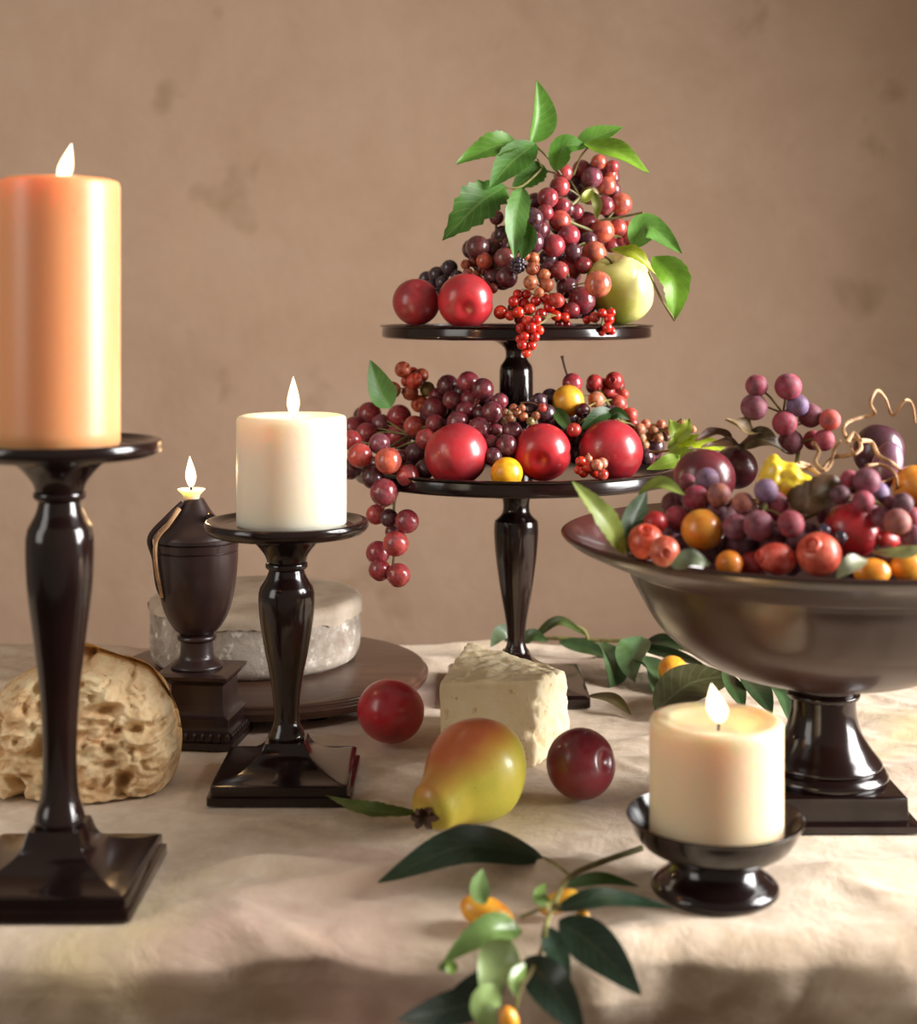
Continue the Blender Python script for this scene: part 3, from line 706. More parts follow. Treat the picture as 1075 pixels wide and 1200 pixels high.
# ---- lower tray
pl = [(535, 547, 38, 'b82c34', (-.5, .4, .8)), (636, 530, 34, 'c42830', (-.2, -1, -.25)), (716, 529, 38, 'b82a34', (.5, .6, .7))]
lb = ['dull red plum at the left front of the lower tray below the grapes', 'glossy red plum with a small bright dimple in the middle of the lower tray', 'red plum at the right front of the lower tray']
for (px, py, rp, cc, d), L in zip(pl, lb):
    single('plum', L, 'plum', 'plum', px, py, rp, cc, 'low', {535: 1.175, 636: 1.18, 716: 1.19}[px], face_to(d), (1, 1, 1))
single('kumquat', 'small yellow kumquat between the plums on the lower tray', 'kumquat', 'citrus', 594, 560, 19, 'fabb28', 'low', 1.155)
bunch('redcurrant_strand', 'small orange-red currant sprig on the lower tray rim', 'redcurrants',
      [(681, 541, 6.5, None, 1.155), (689, 548, 6.5, None, 1.15), (700, 545, 7, 't', 1.148), (706, 543, 7, 't', 1.152), (697, 553, 6.5, None, 1.145), (707, 556, 6.5, 'c', 1.143), (684, 554, 6, None, 1.15), (678, 551, 5, None, 1.155), (690, 538, 5, 't', 1.155)], 'low', ['d84a2c', 'c83820'], 'currant', 'redcurrants', part='currant', srad=.0006)
LEFT = [(467, 674, 13, None, 1.165), (445, 668, 12, None, 1.17), (478, 654, 12.5, None, 1.165), (443, 648, 13, None, 1.168), (464, 637, 14, None, 1.16), (480, 629, 8, None, 1.17), (477, 611, 13, None, 1.163), (456, 607, 10, 'd', 1.17), (441, 603, 11, None, 1.163), (477, 594, 12, 'd', 1.172), (466, 655, 10, 'd', 1.18), (460, 623, 8, 'd', 1.18),
        (450, 577, 15, None, 1.16), (473, 563, 13, None, 1.158), (437, 560, 12, 'd', 1.17), (455, 540, 14.5, 'o', 1.165), (422, 534, 13.5, 'c', 1.175), (411, 549, 12, 'd', 1.19), (469, 536, 8, 'd', 1.18), (445, 520, 11.5, 'm', 1.18), (466, 511, 13), (412, 516, 11, None, 1.21), (430, 508, 12, None), (447, 497, 11, 'm'), (415, 501, 12), (433, 485, 13), (468, 488, 13), (486, 500, 12, 'o'), (500, 515, 12), (489, 532, 14, 'd'), (510, 497, 10.5), (478, 545, 12, 'd'), (498, 550, 11, 'd'), (432, 545, 11, 'd', 1.2)]
hang = [P(470, 560, 1.19), P(462, 590, 1.18), P(464, 620, 1.178), P(462, 650, 1.178), P(460, 668, 1.178)]
top_ = [P(520, 490, 1.27), P(480, 510, 1.25), P(455, 530, 1.225)]
bunch('grape_bunch', 'big red grape bunch trailing over the left rim of the lower tray', 'grapes', LEFT, 'low', RED, fill=40, stempts=top_+hang)
MID = [(562, 503, 13), (537, 495, 12.5), (580, 507, 11), (546, 482, 11), (577, 483, 11.5), (510, 479, 14), (521, 485, 11), (551, 468, 10.5), (530, 469, 10.5), (566, 456, 12), (549, 448, 12), (525, 452, 12, 'd'), (586, 470, 9), (512, 463, 8), (594, 522, 12, 'd'), (578, 535, 10, 'd'), (564, 485, 9, 'd'), (545, 508, 8, 'd'), (594, 490, 10, 'g'), (600, 505, 11, 'd'), (575, 520, 10, 'd'), (541, 460, 9, 'd'), (523, 500, 9, 'd')]
bunch('grape_bunch', 'dark red grape bunch heaped left of the stand post on the lower tray', 'grapes', MID, 'low', ['862430', '7a2029', '96303a'], fill=45, back=.004)
bs = [(472, 433, 9.5), (486, 446, 9.5, 'c'), (494, 440, 8.5), (460, 457, 10), (481, 460, 9.5), (501, 456, 9, 'g'), (492, 473, 10.5), (477, 447, 7, 'c'), (484, 437, 7, 'c')]
t = bunch('berry_sprig', 'coral rose-hip sprig with one green leaf at the left end of the lower tray', 'berries', bs, 'low', ['cc7a54', 'c46a4a', 'd08a62'], 'hip', back=-.010, part='berry', srad=.0008)
leaf(t, [(458, 478, 1.215), (446, 458, 1.215), (434, 422, 1.215)], 17, '64964a', up=(.3, -.9, .2), fold=.4)
t, p, r = single('crab_apple', 'small orange-yellow crab apple under the red berries on the lower tray', 'crab apple', 'citrus', 666, 470, 19, 'e8ae38', 'low', 1.22)
p, r = place(671, 449, 12, 'low', 1.225)
t = thing('cherry', 'single red cherry with an upright brown stalk on the lower tray', 'cherry', (p.x, p.y, p.z-r))
inst('flesh', ME['grape'], p, r, t, srgb('a8303a'))
obj('stalk', geo_add(tube([p+Vector((-.004, 0, r*.7)), P(662, 430, p.y), P(659, 417, p.y)], lambda s: .0011+.0006*max(0, s-.8)*5, 8, 10)), MAT['twig'], t)
bunch('berry_sprig', 'spray of red-coral rose hips at the right of the lower tray', 'berries',
      [(720, 446, 10.5), (697, 448, 9.5), (712, 459, 9), (699, 468, 9.5, 't'), (724, 473, 10.5), (716, 466, 8), (676, 463, 7.5), (683, 481, 9, 'd'), (708, 450, 7), (739, 486, 8.5), (741, 496, 7), (731, 462, 6), (732, 488, 7), (750, 503, 7, 't'), (673, 504, 8.5, 'c')], 'low', ['c04a44', 'c85a4c', 'b43c3c'], 'hip', back=-.004, part='berry', fill=8, fillc=['7a2a28'])
bunch('berry_sprig', 'small tan and cream berries at the right end of the lower tray', 'berries',
      [(757, 497, 6, 't'), (766, 503, 6.5), (775, 497, 5.5, 't'), (762, 511, 6), (772, 514, 6), (752, 513, 5.5), (783, 504, 5), (756, 521, 5.5), (800, 497, 4.5, None, 1.20), (806, 501, 5, None, 1.20), (812, 503, 4.5, None, 1.20)], 'low', ['b48a64', 'c8a47a', '9a6a4a'], 'hip', back=.0, part='berry', fill=8, fillc=['5a3a30'], srad=.0007)
bunch('grape_bunch', 'near-black grapes filling the gap behind the plums on the lower tray', 'grapes',
      [(645, 466, 10), (632, 470, 9), (622, 480, 10), (640, 485, 11), (655, 492, 11), (668, 490, 10), (690, 497, 11), (700, 490, 10), (715, 484, 9), (610, 492, 10), (768, 523, 10), (757, 535, 9), (676, 515, 11), (676, 530, 11), (600, 540, 10), (610, 520, 10), (745, 515, 9)], 'low', ['3a1a20', '2c151d', '4a2025'], fill=30, back=.012)
bunch('berry_sprig', 'tangle of tiny bronze buds left of the middle plum on the lower tray', 'berries',
      [(598, 490, 5), (606, 484, 5.5), (602, 478, 5), (614, 488, 5), (622, 494, 5, 'g'), (628, 487, 5), (612, 478, 4.5), (636, 478, 5, 'c'), (592, 483, 4.5)], 'low', ['b0704a', '8a5a3a'], 'hip', back=-.012, part='berry', stemmat='twig')
t = thing('leaf_shoot', 'dark green leaves tucked behind the plums on the lower tray', 'leaves', P(690, 495, 1.21))
leaf(t, [(718, 482, 1.205), (700, 488, 1.195), (680, 505, 1.19)], 9, '2f5526', fold=.3)
leaf(t, [(650, 478, 1.205), (660, 492, 1.195), (672, 510, 1.19)], 8, '4a6a2c', fold=.3)
leaf(t, [(712, 490, 1.205), (724, 484, 1.2), (738, 492, 1.2)], 7, '35602a', fold=.3)
t = thing('leaf_shoot', 'bright lime leaves over the right rim of the lower tray', 'leaves', P(800, 520, 1.2))
leaf(t, [(790, 538, 1.185), (796, 515, 1.18), (785, 491, 1.185)], 13, 'a4bf45', up=(.1, -.9, .4), fold=.3, wave=.15, serr=.1, teeth=5)
leaf(t, [(806, 538, 1.175), (786, 542, 1.16), (758, 550, 1.16)], 11, '9fbe48', up=(0, -.7, .7), fold=.25, label='flat lime leaf on the rim')
leaf(t, [(795, 522, 1.18), (818, 518, 1.17), (856, 530, 1.17)], 10, 'c0cf2e', up=(0, -.8, .6), fold=.35, wave=.25, serr=.15, teeth=7)
leaf(t, [(790, 520, 1.18), (803, 505, 1.175), (808, 490, 1.175)], 8, 'b5c84a', fold=.3, wave=.2, serr=.1)
leaf(t, [(797, 535, 1.17), (812, 535, 1.16), (822, 545, 1.16)], 9, '8db03a', up=(0, -.8, .6), fold=.3)
obj('stem', tube([P(760, 530, 1.2), P(785, 528, 1.19), P(812, 520, 1.18)], .001, 6, 10), MAT['stem'], t)

# ---- the bowl
t = thing('gourd', 'lumpy yellow ornamental gourd in the middle of the fruit bowl', 'gourd', P(912, 590, .89))
MAT['gourd'] = gradient_skin('gourd_skin', 'c08c18', 'f0d238', (0, 0, 1), -.03, .03, spots='8e9a3a', nscale=45, rough=.35)
gp = crom([(898, 566, 0), (915, 566, 0), (935, 572, 0), (953, 582, 0)], 26)
grads = [4, 17, 25, 29, 30.5, 31, 30, 28, 25.5, 24, 23.5, 24, 24.5, 24, 23, 21, 18.5, 17, 17, 17, 16.5, 15.5, 13.5, 11, 8, 5, 2]
V, Fc = [], []; n = 40
for i, q in enumerate(gp):
    Yg = .895-.02*i/26; cpt = P(q.x, q.y, Yg); ax = Vector((1, -.15, -.25)).normalized(); s1 = ax.cross(Vector((0, 0, 1))).normalized(); s2 = s1.cross(ax)
    for k in range(n):
        a = 2*PI*k/n; rr_ = grads[i]*Yg/F*(1+.07*math.cos(8*a)+.10*noise.noise(Vector((math.cos(a)*2.2, math.sin(a)*2.2, i*.35))))
        V.append(cpt+ax*(i/26-.5)*.012+(s1*math.cos(a)+s2*math.sin(a))*rr_)
for i in range(26):
    for k in range(n): Fc.append((i*n+k, i*n+(k+1) % n, (i+1)*n+(k+1) % n, (i+1)*n+k))
Fc.append(tuple(range(n))[::-1]); Fc.append(tuple(range(26*n, 27*n)))
obj('rind', (V, Fc), MAT['gourd'], t, angle=180)
obj('stalk', tube([P(952, 583, .877), P(962, 574, .87), P(968, 566, .87)], .0022, 8, 8), MAT['tendril'], t)
for q, rr_ in ((898, 28), (912, 28), (930, 24), (948, 16)): PL.append((P(q, 570, .895), rr_*.80*.895/F))

def bs_(name, label, cat, me, px, py, rp, col, Y=None, rot=None, sc=(1, 1, 1), group=None, back=0, tol=.84):
    return single(name, label, cat, me, px, py, rp, col, 'bowl', Y, rot, sc, group, tol, back)
bs_('rose_hip', 'coral fruit leftmost in the bowl, turned left', 'rose hip', 'hip', 779, 646, 18, 'e07a60', .842, face_to((-.05, -1, .05)))[0]['label'] = 'smaller coral fruit with its round eye facing forward near the left rim of the bowl'
bs_('rose_hip', 'orange-coral fruit leftmost in the bowl with its crown on top', 'rose hip', 'hip', 757, 635, 21, 'de6448', .862, face_to((-.05, -.6, .75)))
bs_('rose_hip', 'oval coral fruit lying at the front rim of the bowl above the dish candle', 'rose hip', 'hip', 911, 655, 20, 'da6656', .835, face_to((-.95, -.3, .2)), (.95, .95, 1.2))
bs_('rose_hip', 'large round coral fruit with an open crown at the front centre of the bowl', 'rose hip', 'hip', 960, 650, 26, 'e07058', .83, face_to((-.45, -.6, .55)))
bs_('apricot', 'round orange-yellow apricot at the left of the fruit bowl', 'apricot', 'citrus', 823, 621, 24.5, 'eba038', .865)
bs_('kumquat', 'amber kumquat low at the front rim left of the coral fruits', 'kumquat', 'citrus', 855, 664, 16, 'dc8a2c', .835)
bs_('kumquat', 'orange kumquat at the front rim below the red apple', 'kumquat', 'citrus', 1022, 670, 20, 'e6982e', .822, (0, 0, 0), (1.1, .8, .8))
bs_('kumquat', 'yellow-orange kumquat at the front rim cut by the right edge of the picture', 'kumquat', 'citrus', 1064, 665, 19, 'eca632', .83, (0, 0, 0), (1.1, .8, .9))
bs_('apricot', 'orange apricot at the right edge of the picture above the bowl rim', 'apricot', 'citrus', 1072, 570, 25, 'f0a440', .93)
bs_('plum', 'large dark purple plum at the back left of the bowl', 'plum', 'plum', 826, 560, 36, '6a1c26', .95, face_to((.3, .3, .9)))
bs_('apple', 'red apple at the right in the bowl', 'apple', 'redapple', 998, 622, 32, 'cc3038', .855, face_to((-.6, .3, .75)), (1, 1, 1.02))
bs_('berry', 'dark crimson berry under the left grapes in the bowl beside the apricot', 'berry', 'hip', 883, 664, 17, 'a03036', .84, face_to((.2, .8, .5)))
bs_('berry', 'bright red berry behind the coral fruits at the left of the bowl', 'berry', 'hip', 768, 613, 14, 'b02c30', .875, face_to((.2, .8, .5)))
bs_('berry', 'red berry leaning on the right side of the red apple', 'berry', 'hip', 1040, 632, 14, 'b8312c', .85, face_to((-.8, -.5, .2)), (.8, .8, 1.3))
bs_('blueberry', 'blue-black blueberry against the lower left of the red apple', 'blueberry', 'berry', 985, 630, 8.5, '2a2740', .835)
bs_('blueberry', 'blue-black blueberry above the large coral fruit', 'blueberry', 'berry', 966, 622, 8.5, '3a3450', .84)
bs_('plum', 'upright dark purple plum with white bloom at the back right of the bowl', 'plum', 'plum', 1030, 528, 30, '4a2430', .98, face_to((.3, .2, .9)), (1, 1, 1.1))
bs_('plum', 'pale mauve plum at the back right of the bowl behind the tendrils', 'plum', 'plum', 1040, 545, 22, '8a6a80', .95, face_to((.3, .2, .9)), (.8, .8, 1.4))
bs_('plum', 'wine-coloured plum behind the gourd in the bowl', 'plum', 'plum', 862, 548, 26, '5a1a20', .98, face_to((.3, .3, .9)))
SP = [(924, 453, 15), (887, 452, 12.5), (884, 477, 15, 'm'), (935, 475, 12.5, 'v'), (950, 487, 13.5, 'm'), (920, 496, 14), (973, 492, 12, 'c'), (927, 518, 14, 'm'), (966, 516, 12), (953, 516, 11, 'p')]
SP = [(a[0], a[1], a[2], a[3] if len(a) > 3 else None, .965) for a in SP]
bunch('grape_bunch', 'frosted pink grapes standing up highest above the bowl', 'grapes', SP, 'bowl', ['b23a4a', 'a8384c', '9c3448'], 'frost', stempts=[P(934, 545, .975), P(936, 520, .975), P(930, 500, .975), P(918, 485, .975)], stemmat='stem', srad=.0011)
bunch('grape_bunch', 'frosted grapes at the left of the bowl above the orange apricot', 'grapes',
      [(816, 584, 15, 'p'), (829, 562, 13.5, 'v'), (843, 580, 13.5, 'b'), (789, 590, 13, 'd'), (794, 607, 14, 'p'), (806, 566, 10), (805, 612, 13, 'd'), (840, 600, 12, 'd')], 'bowl', ['a03040', '8c2c3c'], 'frost', fill=6, back=-.01)
bunch('grape_bunch', 'frosted plum-coloured grapes in front of the yellow gourd in the bowl', 'grapes',
      [(898, 575, 13.5, 'v'), (907, 593, 17, 'p'), (871, 590, 12.5, 'b'), (889, 616, 17, 'm'), (863, 618, 15, 'm'), (927, 614, 15), (867, 637, 19, 'd'), (905, 632, 14, 'd'), (935, 632, 13, 'd'), (887, 640, 12, 'd')], 'bowl', ['a83844', '96303c'], 'frost', fill=5, back=-.012)
bunch('grape_bunch', 'frosted dark red grapes at the right of the bowl above the red apple', 'grapes',
      [(1016, 564, 15, 'm'), (996, 562, 10.5, 'p'), (1028, 578, 13.5, 'v'), (1012, 588, 12.5, 'p'), (1052, 612, 15, 'b'), (1033, 606, 12, 'm'), (1070, 630, 14, 'd'), (1058, 590, 12, 'd'), (1045, 592, 11, 'd'), (985, 580, 11, 'd'), (1068, 605, 11)], 'bowl', ['a83844', '96303c'], 'frost', fill=5, back=-.012)
bunch('grape_bunch', 'dark grapes in the gaps low at the left and middle of the fruit bowl', 'grapes',
      [(800, 640, 13), (830, 650, 13), (940, 640, 12), (745, 648, 10), (820, 636, 13), (850, 606, 13), (790, 625, 13), (890, 652, 13), (930, 660, 12), (948, 625, 12), (970, 605, 12), (1040, 652, 12), (1055, 645, 12), (1000, 660, 12), (838, 650, 14), (850, 644, 13), (872, 650, 13), (834, 668, 9), (846, 672, 8)], 'bowl', DARK, 'frost', fill=10, back=.012)
t = thing('leaf_shoot', 'long spear-shaped green leaves leaning out of the left side of the bowl', 'leaves', P(735, 645, .87))
leaf(t, [(733, 650, .865), (706, 605, .855), (671, 564, .86)], 15, '9fae58', up=(.55, -.8, .15), fold=.35, serr=.12, teeth=10)
leaf(t, [(737, 648, .87), (742, 610, .88), (758, 575, .90)], 16, '4c6a44', up=(.3, -.9, .2), fold=.3)
leaf(t, [(748, 578, .90), (775, 567, .885), (803, 580, .88)], 10, '9aab50', up=(0, -.7, .7), fold=.35, label='pale arched leaf')
obj('stem', tube([P(740, 650, .875), P(745, 600, .90), P(751, 577, .905)], .0011, 6, 10), MAT['stem'], t)
t = thing('fallen_leaf', 'grey-green leaf lying on the front rim below the apricot', 'leaf', P(812, 660, .825))
leaf(t, [(785, 662, .822), (812, 655, .815), (832, 662, .815)], 12, '8a9484', up=(0, -.75, .65), fold=.2, wave=.2)
t = thing('fallen_leaf', 'pale silvery leaf on the front rim left of the orange kumquat', 'leaf', P(995, 665, .815))
leaf(t, [(1016, 655, .815), (996, 662, .806), (980, 678, .806)], 10, 'c4c4b4', up=(0, -.8, .6), fold=.2, wave=.2)
t = thing('fallen_leaf', 'cream-green leaf at the right edge of the picture on the bowl rim', 'leaf', P(1060, 645, .82))
leaf(t, [(1024, 647, .83), (1060, 648, .815), (1090, 640, .815)], 9, 'c8c8a0', up=(0, -.7, .7), fold=.25)
obj('stem', tube([P(1024, 647, .83), P(1040, 650, .822)], .0012, 6), MAT['tendril'], t)
t = thing('dry_leaf_sprig', 'curled brown leaves behind the yellow gourd', 'dry leaves', P(870, 520, .97))
leaf(t, [(890, 508, .97), (872, 502, .96), (850, 492, .95)], 12, 'b09474', up=(0, -.7, .7), fold=.5, wave=.3)
leaf(t, [(858, 515, .97), (840, 508, .96), (815, 515, .95)], 8, '7a5040', up=(0, -.7, .7), fold=.6, wave=.3)
leaf(t, [(870, 522, .975), (850, 520, .96), (822, 524, .95)], 7, '8a6048', up=(0, -.7, .7), fold=.5, wave=.3)
leaf(t, [(862, 530, .975), (890, 515, .96), (925, 530, .96)], 14, '644a36', up=(0, -.7, .7), fold=.4, wave=.3)
t = thing('dry_leaf_sprig', 'crumpled dark brown leaf between the gourd and the red apple', 'dry leaves', P(955, 590, .87))
leaf(t, [(925, 590, .865), (955, 580, .855), (992, 560, .87)], 20, '7c5a44', up=(0, -.85, .5), fold=.3, wave=.35, serr=.1)
leaf(t, [(930, 600, .86), (950, 592, .85), (978, 592, .855)], 10, '866248', up=(0, -.85, .5), fold=.3, wave=.35)
def uvz(u, v, Y): return P(840+u/4.574, 420+v/4.574, Y)
t = thing('vine_tendril', 'curly straw-coloured vine tendrils at the upper right of the bowl', 'tendril', P(985, 560, .94))
def tn(pts, Y0=.94, r=.0016, wob=.012):
    q = [uvz(a, b, Y0+wob*math.sin(i*1.7)) for i, (a, b) in enumerate(pts)]
    obj('tendril', tube(q, lambda s: r*(1-.45*s), 7, len(q)*7), MAT['tendril'], t)
tn([(560, 600), (630, 530), (700, 520), (770, 490), (760, 430), (715, 440), (680, 390), (700, 345), (780, 315), (848, 297), (825, 240), (860, 172), (905, 215), (945, 305), (1010, 225), (1050, 250), (1065, 345)])
tn([(520, 455), (548, 500), (530, 560), (580, 600), (615, 560), (635, 480), (665, 440)], .935, .0017)
tn([(770, 440), (830, 450), (870, 520), (940, 560), (985, 610), (930, 650), (880, 665)], .93)
tn([(805, 575), (870, 570), (930, 590), (965, 640), (960, 720), (920, 745)], .925, .0013)
tn([(415, 570), (480, 590), (520, 600), (575, 645)], .90, .0016)
tn([(440, 560), (500, 575), (540, 620), (570, 640)], .905, .0014)
tn([(700, 450), (740, 400), (775, 470), (740, 515), (720, 470)], .93, .0014)

# ------------------------------------------------------------------ things on the cloth
single('plum', 'bright red plum on the cloth left of the cheese wedge', 'plum', 'plum', 458, 833, 39.5, 'b82530', None, 1.108, face_to((.15, .5, .85)), (1, 1, .97))
single('plum', 'dark maroon plum with a dimple on the cloth right of the pear', 'plum', 'plum', 681, 895, 41, '83222c', None, .985, face_to((.75, -.62, .25)), (1, 1, 1.02))

# pear: lies on its side, narrow end towards the lower left
def pear():
    c0 = P(562, 902, .951); c0.z = .0325; tip = P(508, 942, .915); tip.z = .0185
    ax = (tip-c0); L = ax.length; ax.normalize(); s1 = ax.cross(Vector((0, 0, 1))).normalized(); s2 = s1.cross(ax).normalized()
    R = .0332
    pr = prof([(0, -.88), (.12, -.93), (.30, -.96), (.58, -.80), (.86, -.42), (1.0, .05), (.95, .45), (.80, .85), (.62, 1.2), (.52, 1.5), (.45, 1.78), (.28, 1.93), (0, 1.97)])
    V, Fc = lathe(pr, (0, 0, 0), 56, lambda a, r, z: 1+.02*math.cos(3*a+z))
    k = (L+.008)/1.96
    out = [c0+(s1*v.x+s2*v.y)*R+ax*(v.z*(k if v.z > 0 else R*.93)) for v in V]
    return out, Fc, c0, tip, ax
V, Fc, c0, tip, ax = pear()
t = thing('pear', 'yellow-green pear with a red blush lying on the cloth in front of the cheese wedge', 'pear', (c0.x, c0.y, 0))
def pearskin():
    m, nt, b = nodes('pear_skin'); tc = N(nt, 'ShaderNodeTexCoord'); ob = tc.outputs['Object']
    d = N(nt, 'ShaderNodeVectorMath', operation='DOT_PRODUCT'); d.inputs[1].default_value = (-.42, -.05, .90); nt.links.new(ob, d.inputs[0])
    mr = N(nt, 'ShaderNodeMapRange'); mr.inputs['From Min'].default_value = .028; mr.inputs['From Max'].default_value = .062; nt.links.new(d.outputs['Value'], mr.inputs[0])
    s = N(nt, 'ShaderNodeMath', operation='MULTIPLY_ADD'); nt.links.new(noisef(nt, 35, 5, .6, ob), s.inputs[0]); s.inputs[1].default_value = .5; s.inputs[2].default_value = -.25
    ad = N(nt, 'ShaderNodeMath', operation='ADD'); nt.links.new(mr.outputs[0], ad.inputs[0]); nt.links.new(s.outputs[0], ad.inputs[1])
    y = mix(nt, ramp(nt, noisef(nt, 25, 5, .6, ob), .35, .7), srgb('d2bf48'), srgb('b4b040'))
    c = mix(nt, ramp(nt, ad.outputs[0], .15, .75), y, srgb('c4683c'))
    c = mix(nt, ramp(nt, noisef(nt, 700, 2, .5, ob), .66, .76), c, srgb('a08838'))
    nt.links.new(c, b.inputs['Base Color']); b.inputs['Roughness'].default_value = .38; b.inputs['Coat Weight'].default_value = .2
    b.inputs['Subsurface Weight'].default_value = .15; b.inputs['Subsurface Radius'].default_value = (.004, .003, .001); b.inputs['Subsurface Scale'].default_value = 1
    return m
MAT['pear'] = pearskin()
obj('skin', (V, Fc), MAT['pear'], t, angle=180)
e = tip+ax*.008
cal = []
for k in range(6):
    a = k*PI/3; d = Vector((math.cos(a)*.006, -.004, math.sin(a)*.005)); cal.append(leaf_geo([e, e+d+ax*.002, e+d*1.5+Vector((0, 0, -.001))], .0026, fold=.3, n=8)[:2])
obj('calyx', geo_add(*cal), MAT['twig'], t, label='dark withered crown at the narrow end')
t = thing('fallen_leaf', 'narrow green leaf on the cloth touching the left end of the pear', 'leaf', P(430, 945, .96))
P_ = [T(488, 952, .006), T(435, 950, .010), T(381, 932, .009)]
obj('leaf', leaf_geo(P_, .0062, up=(0, -.45, .9), fold=.3, serr=.12, wave=.1), MAT['leaf'], t, color=srgb('6b7f3a'))
obj('stalk', tube([T(486, 952, .006), T(500, 953, .006), T(512, 952, .010)], .0008, 6, 6), MAT['twig'], t)

# cheese wedge
def chunk():
    A, B, C_, D = T(516, 893), T(628, 901), T(669, 868), T(548, 838)
    A2 = A+Vector((-.0014, .002, .0575)); B2 = Vector((B.x+.003, B.y+.010, .0625)); C2 = Vector((C_.x-.003, C_.y, .0540)); D2 = Vector((D.x, D.y, .0605))
    bm = bmesh.new(); n = 44
    def quad(a, b, c, d):
        g = [[bm.verts.new((a*(1-i/n)+b*i/n)*(1-j/n)+(d*(1-i/n)+c*i/n)*j/n) for i in range(n+1)] for j in range(n+1)]
        for j in range(n):
            for i in range(n): bm.faces.new((g[j][i], g[j][i+1], g[j+1][i+1], g[j+1][i]))
    quad(A, B, B2, A2); quad(B, C_, C2, B2); quad(C_, D, D2, C2); quad(D, A, A2, D2); quad(A2, B2, C2, D2); quad(D, C_, B, A)
    bmesh.ops.remove_doubles(bm, verts=bm.verts, dist=.0002)
    for k in range(7): bmesh.ops.smooth_vert(bm, verts=bm.verts, factor=.5, use_axis_x=True, use_axis_y=True, use_axis_z=True)
    bmesh.ops.recalc_face_normals(bm, faces=bm.faces); bm.normal_update()
    mv = []
    for v in bm.verts:
        p = v.co; top = max(0, min(1, (p.z-.053)/.005)); brk = max(0, min(1, (p.x-.040-.3*max(0, p.z-.02))/.012))
        nn = noise.noise(p*70)*.6+noise.noise(p*180)*.35+noise.noise(p*420)*.2
        hole = max(0, noise.noise(p*110+Vector((5, 2, 8)))-.15)*brk
        mv.append(v.normal*(nn*(.0005+.0022*top+.0020*brk)-hole*.008))
    for v, d in zip(bm.verts, mv):
        v.co += d; v.co.z = max(v.co.z, .0003)
    return bm, (A+B+C_+D)/4
def parmesan():
    m, nt, b = nodes('hard_cheese'); tc = N(nt, 'ShaderNodeTexCoord'); ob = tc.outputs['Object']
    c = mix(nt, ramp(nt, noisef(nt, 30, 6, .6, ob), .35, .7), srgb('f3e4c0'), srgb('ead4a6'))
    c = mix(nt, ramp(nt, noisef(nt, 110, 4, .6, ob), .62, .74), c, srgb('c9995c'))
    nt.links.new(c, b.inputs['Base Color']); b.inputs['Roughness'].default_value = .6
    b.inputs['Subsurface Weight'].default_value = .25; b.inputs['Subsurface Radius'].default_value = (.004, .0025, .0012); b.inputs['Subsurface Scale'].default_value = 1
    bump(nt, b, noisef(nt, 160, 8, .7, ob), .5, .002); return m
MAT['parmesan'] = parmesan()
bm, cen = chunk()
bmesh.ops.translate(bm, verts=bm.verts, vec=(-cen.x, -cen.y, 0))
g = obj('cheese_wedge', ([], []), MAT['parmesan'], org=(cen.x, cen.y, 0))
bm.to_mesh(g.data); bm.free()
for p_ in g.data.polygons: p_.use_smooth = True
setp(g, 'pale crumbly hard cheese wedge standing behind the pear', 'cheese')

# board and cheese wheel
cx, cy = -.1645, 1.274
t = thing('cheese_board', 'round brown wooden board under the cheese wheel', 'board', (cx, cy, 0))
def boardwood():
    m, nt, b = nodes('board_wood'); tc = N(nt, 'ShaderNodeTexCoord'); mp = N(nt, 'ShaderNodeMapping'); mp.inputs['Scale'].default_value = (3, 26, 3); nt.links.new(tc.outputs['Object'], mp.inputs[0])
    c = mix(nt, ramp(nt, noisef(nt, 3, 8, .65, mp.outputs[0]), .35, .68), srgb('5d4030'), srgb('42291e'))
    nt.links.new(c, b.inputs['Base Color']); b.inputs['Roughness'].default_value = .38; b.inputs['Coat Weight'].default_value = .2
    bump(nt, b, noisef(nt, 6, 6, .6, mp.outputs[0]), .2, .001); return m
MAT['board'] = boardwood()
obj('board_top', lathe(prof([(0, .007), (.130, .007)], [(.130, .007), (.1355, .009), (.1375, .012)], [(.1375, .012), (.1380, .015), (.1365, .0165)], [(.1365, .0165), (.1350, .0170), (.1345, .0195), (.132, .0205)], [(.132, .0205), (0, .0205)]), (cx, cy, 0), 110), MAT['board'], t)
for k in range(3):
    a = math.radians(-62+120*k); obj('foot', lathe([(0, 0), (.012, 0), (.013, .003), (.013, .0072), (0, .0072)], (cx+.10*math.cos(a), cy+.10*math.sin(a), 0), 24), MAT['espresso'], t)
wx, wy, wr = (300.5-537.5)/F*1.305, 1.303, .0935
t = thing('round_cheese', 'round wheel of pale mottled soft cheese on the wooden board', 'cheese', (wx, wy, .0206))
def rind():
    m, nt, b = nodes('cheese_rind'); tc = N(nt, 'ShaderNodeTexCoord'); ob = tc.outputs['Object']
    c = mix(nt, ramp(nt, noisef(nt, 35, 8, .7, ob, .5), .35, .62), srgb('8e7f70'), srgb('c0b4a6'))
    c = mix(nt, ramp(nt, noisef(nt, 90, 5, .6, ob), .56, .66), c, srgb('e8e0d4'))
    c = mix(nt, ramp(nt, noisef(nt, 18, 5, .6, ob), .62, .78), c, srgb('86705a'))
    nt.links.new(c, b.inputs['Base Color']); b.inputs['Roughness'].default_value = .75
    bump(nt, b, noisef(nt, 60, 8, .7, ob), .7, .003); return m
MAT['rind'] = rind()
z0 = .0206
obj('rind', lathe(prof([(0, z0), (.084, z0)], [(.084, z0), (.0905, z0+.004), (.0935, z0+.012), (.0935, z0+.03), (.0930, z0+.046), (.0915, z0+.0515), (.0865, z0+.0545)], [(.0865, z0+.0545), (0, z0+.0555)]), (wx, wy, 0), 120, lambda a, r, z: 1+.012*noise.noise(Vector((math.cos(a)*2.5, math.sin(a)*2.5, z*60)))), MAT['rind'], t)
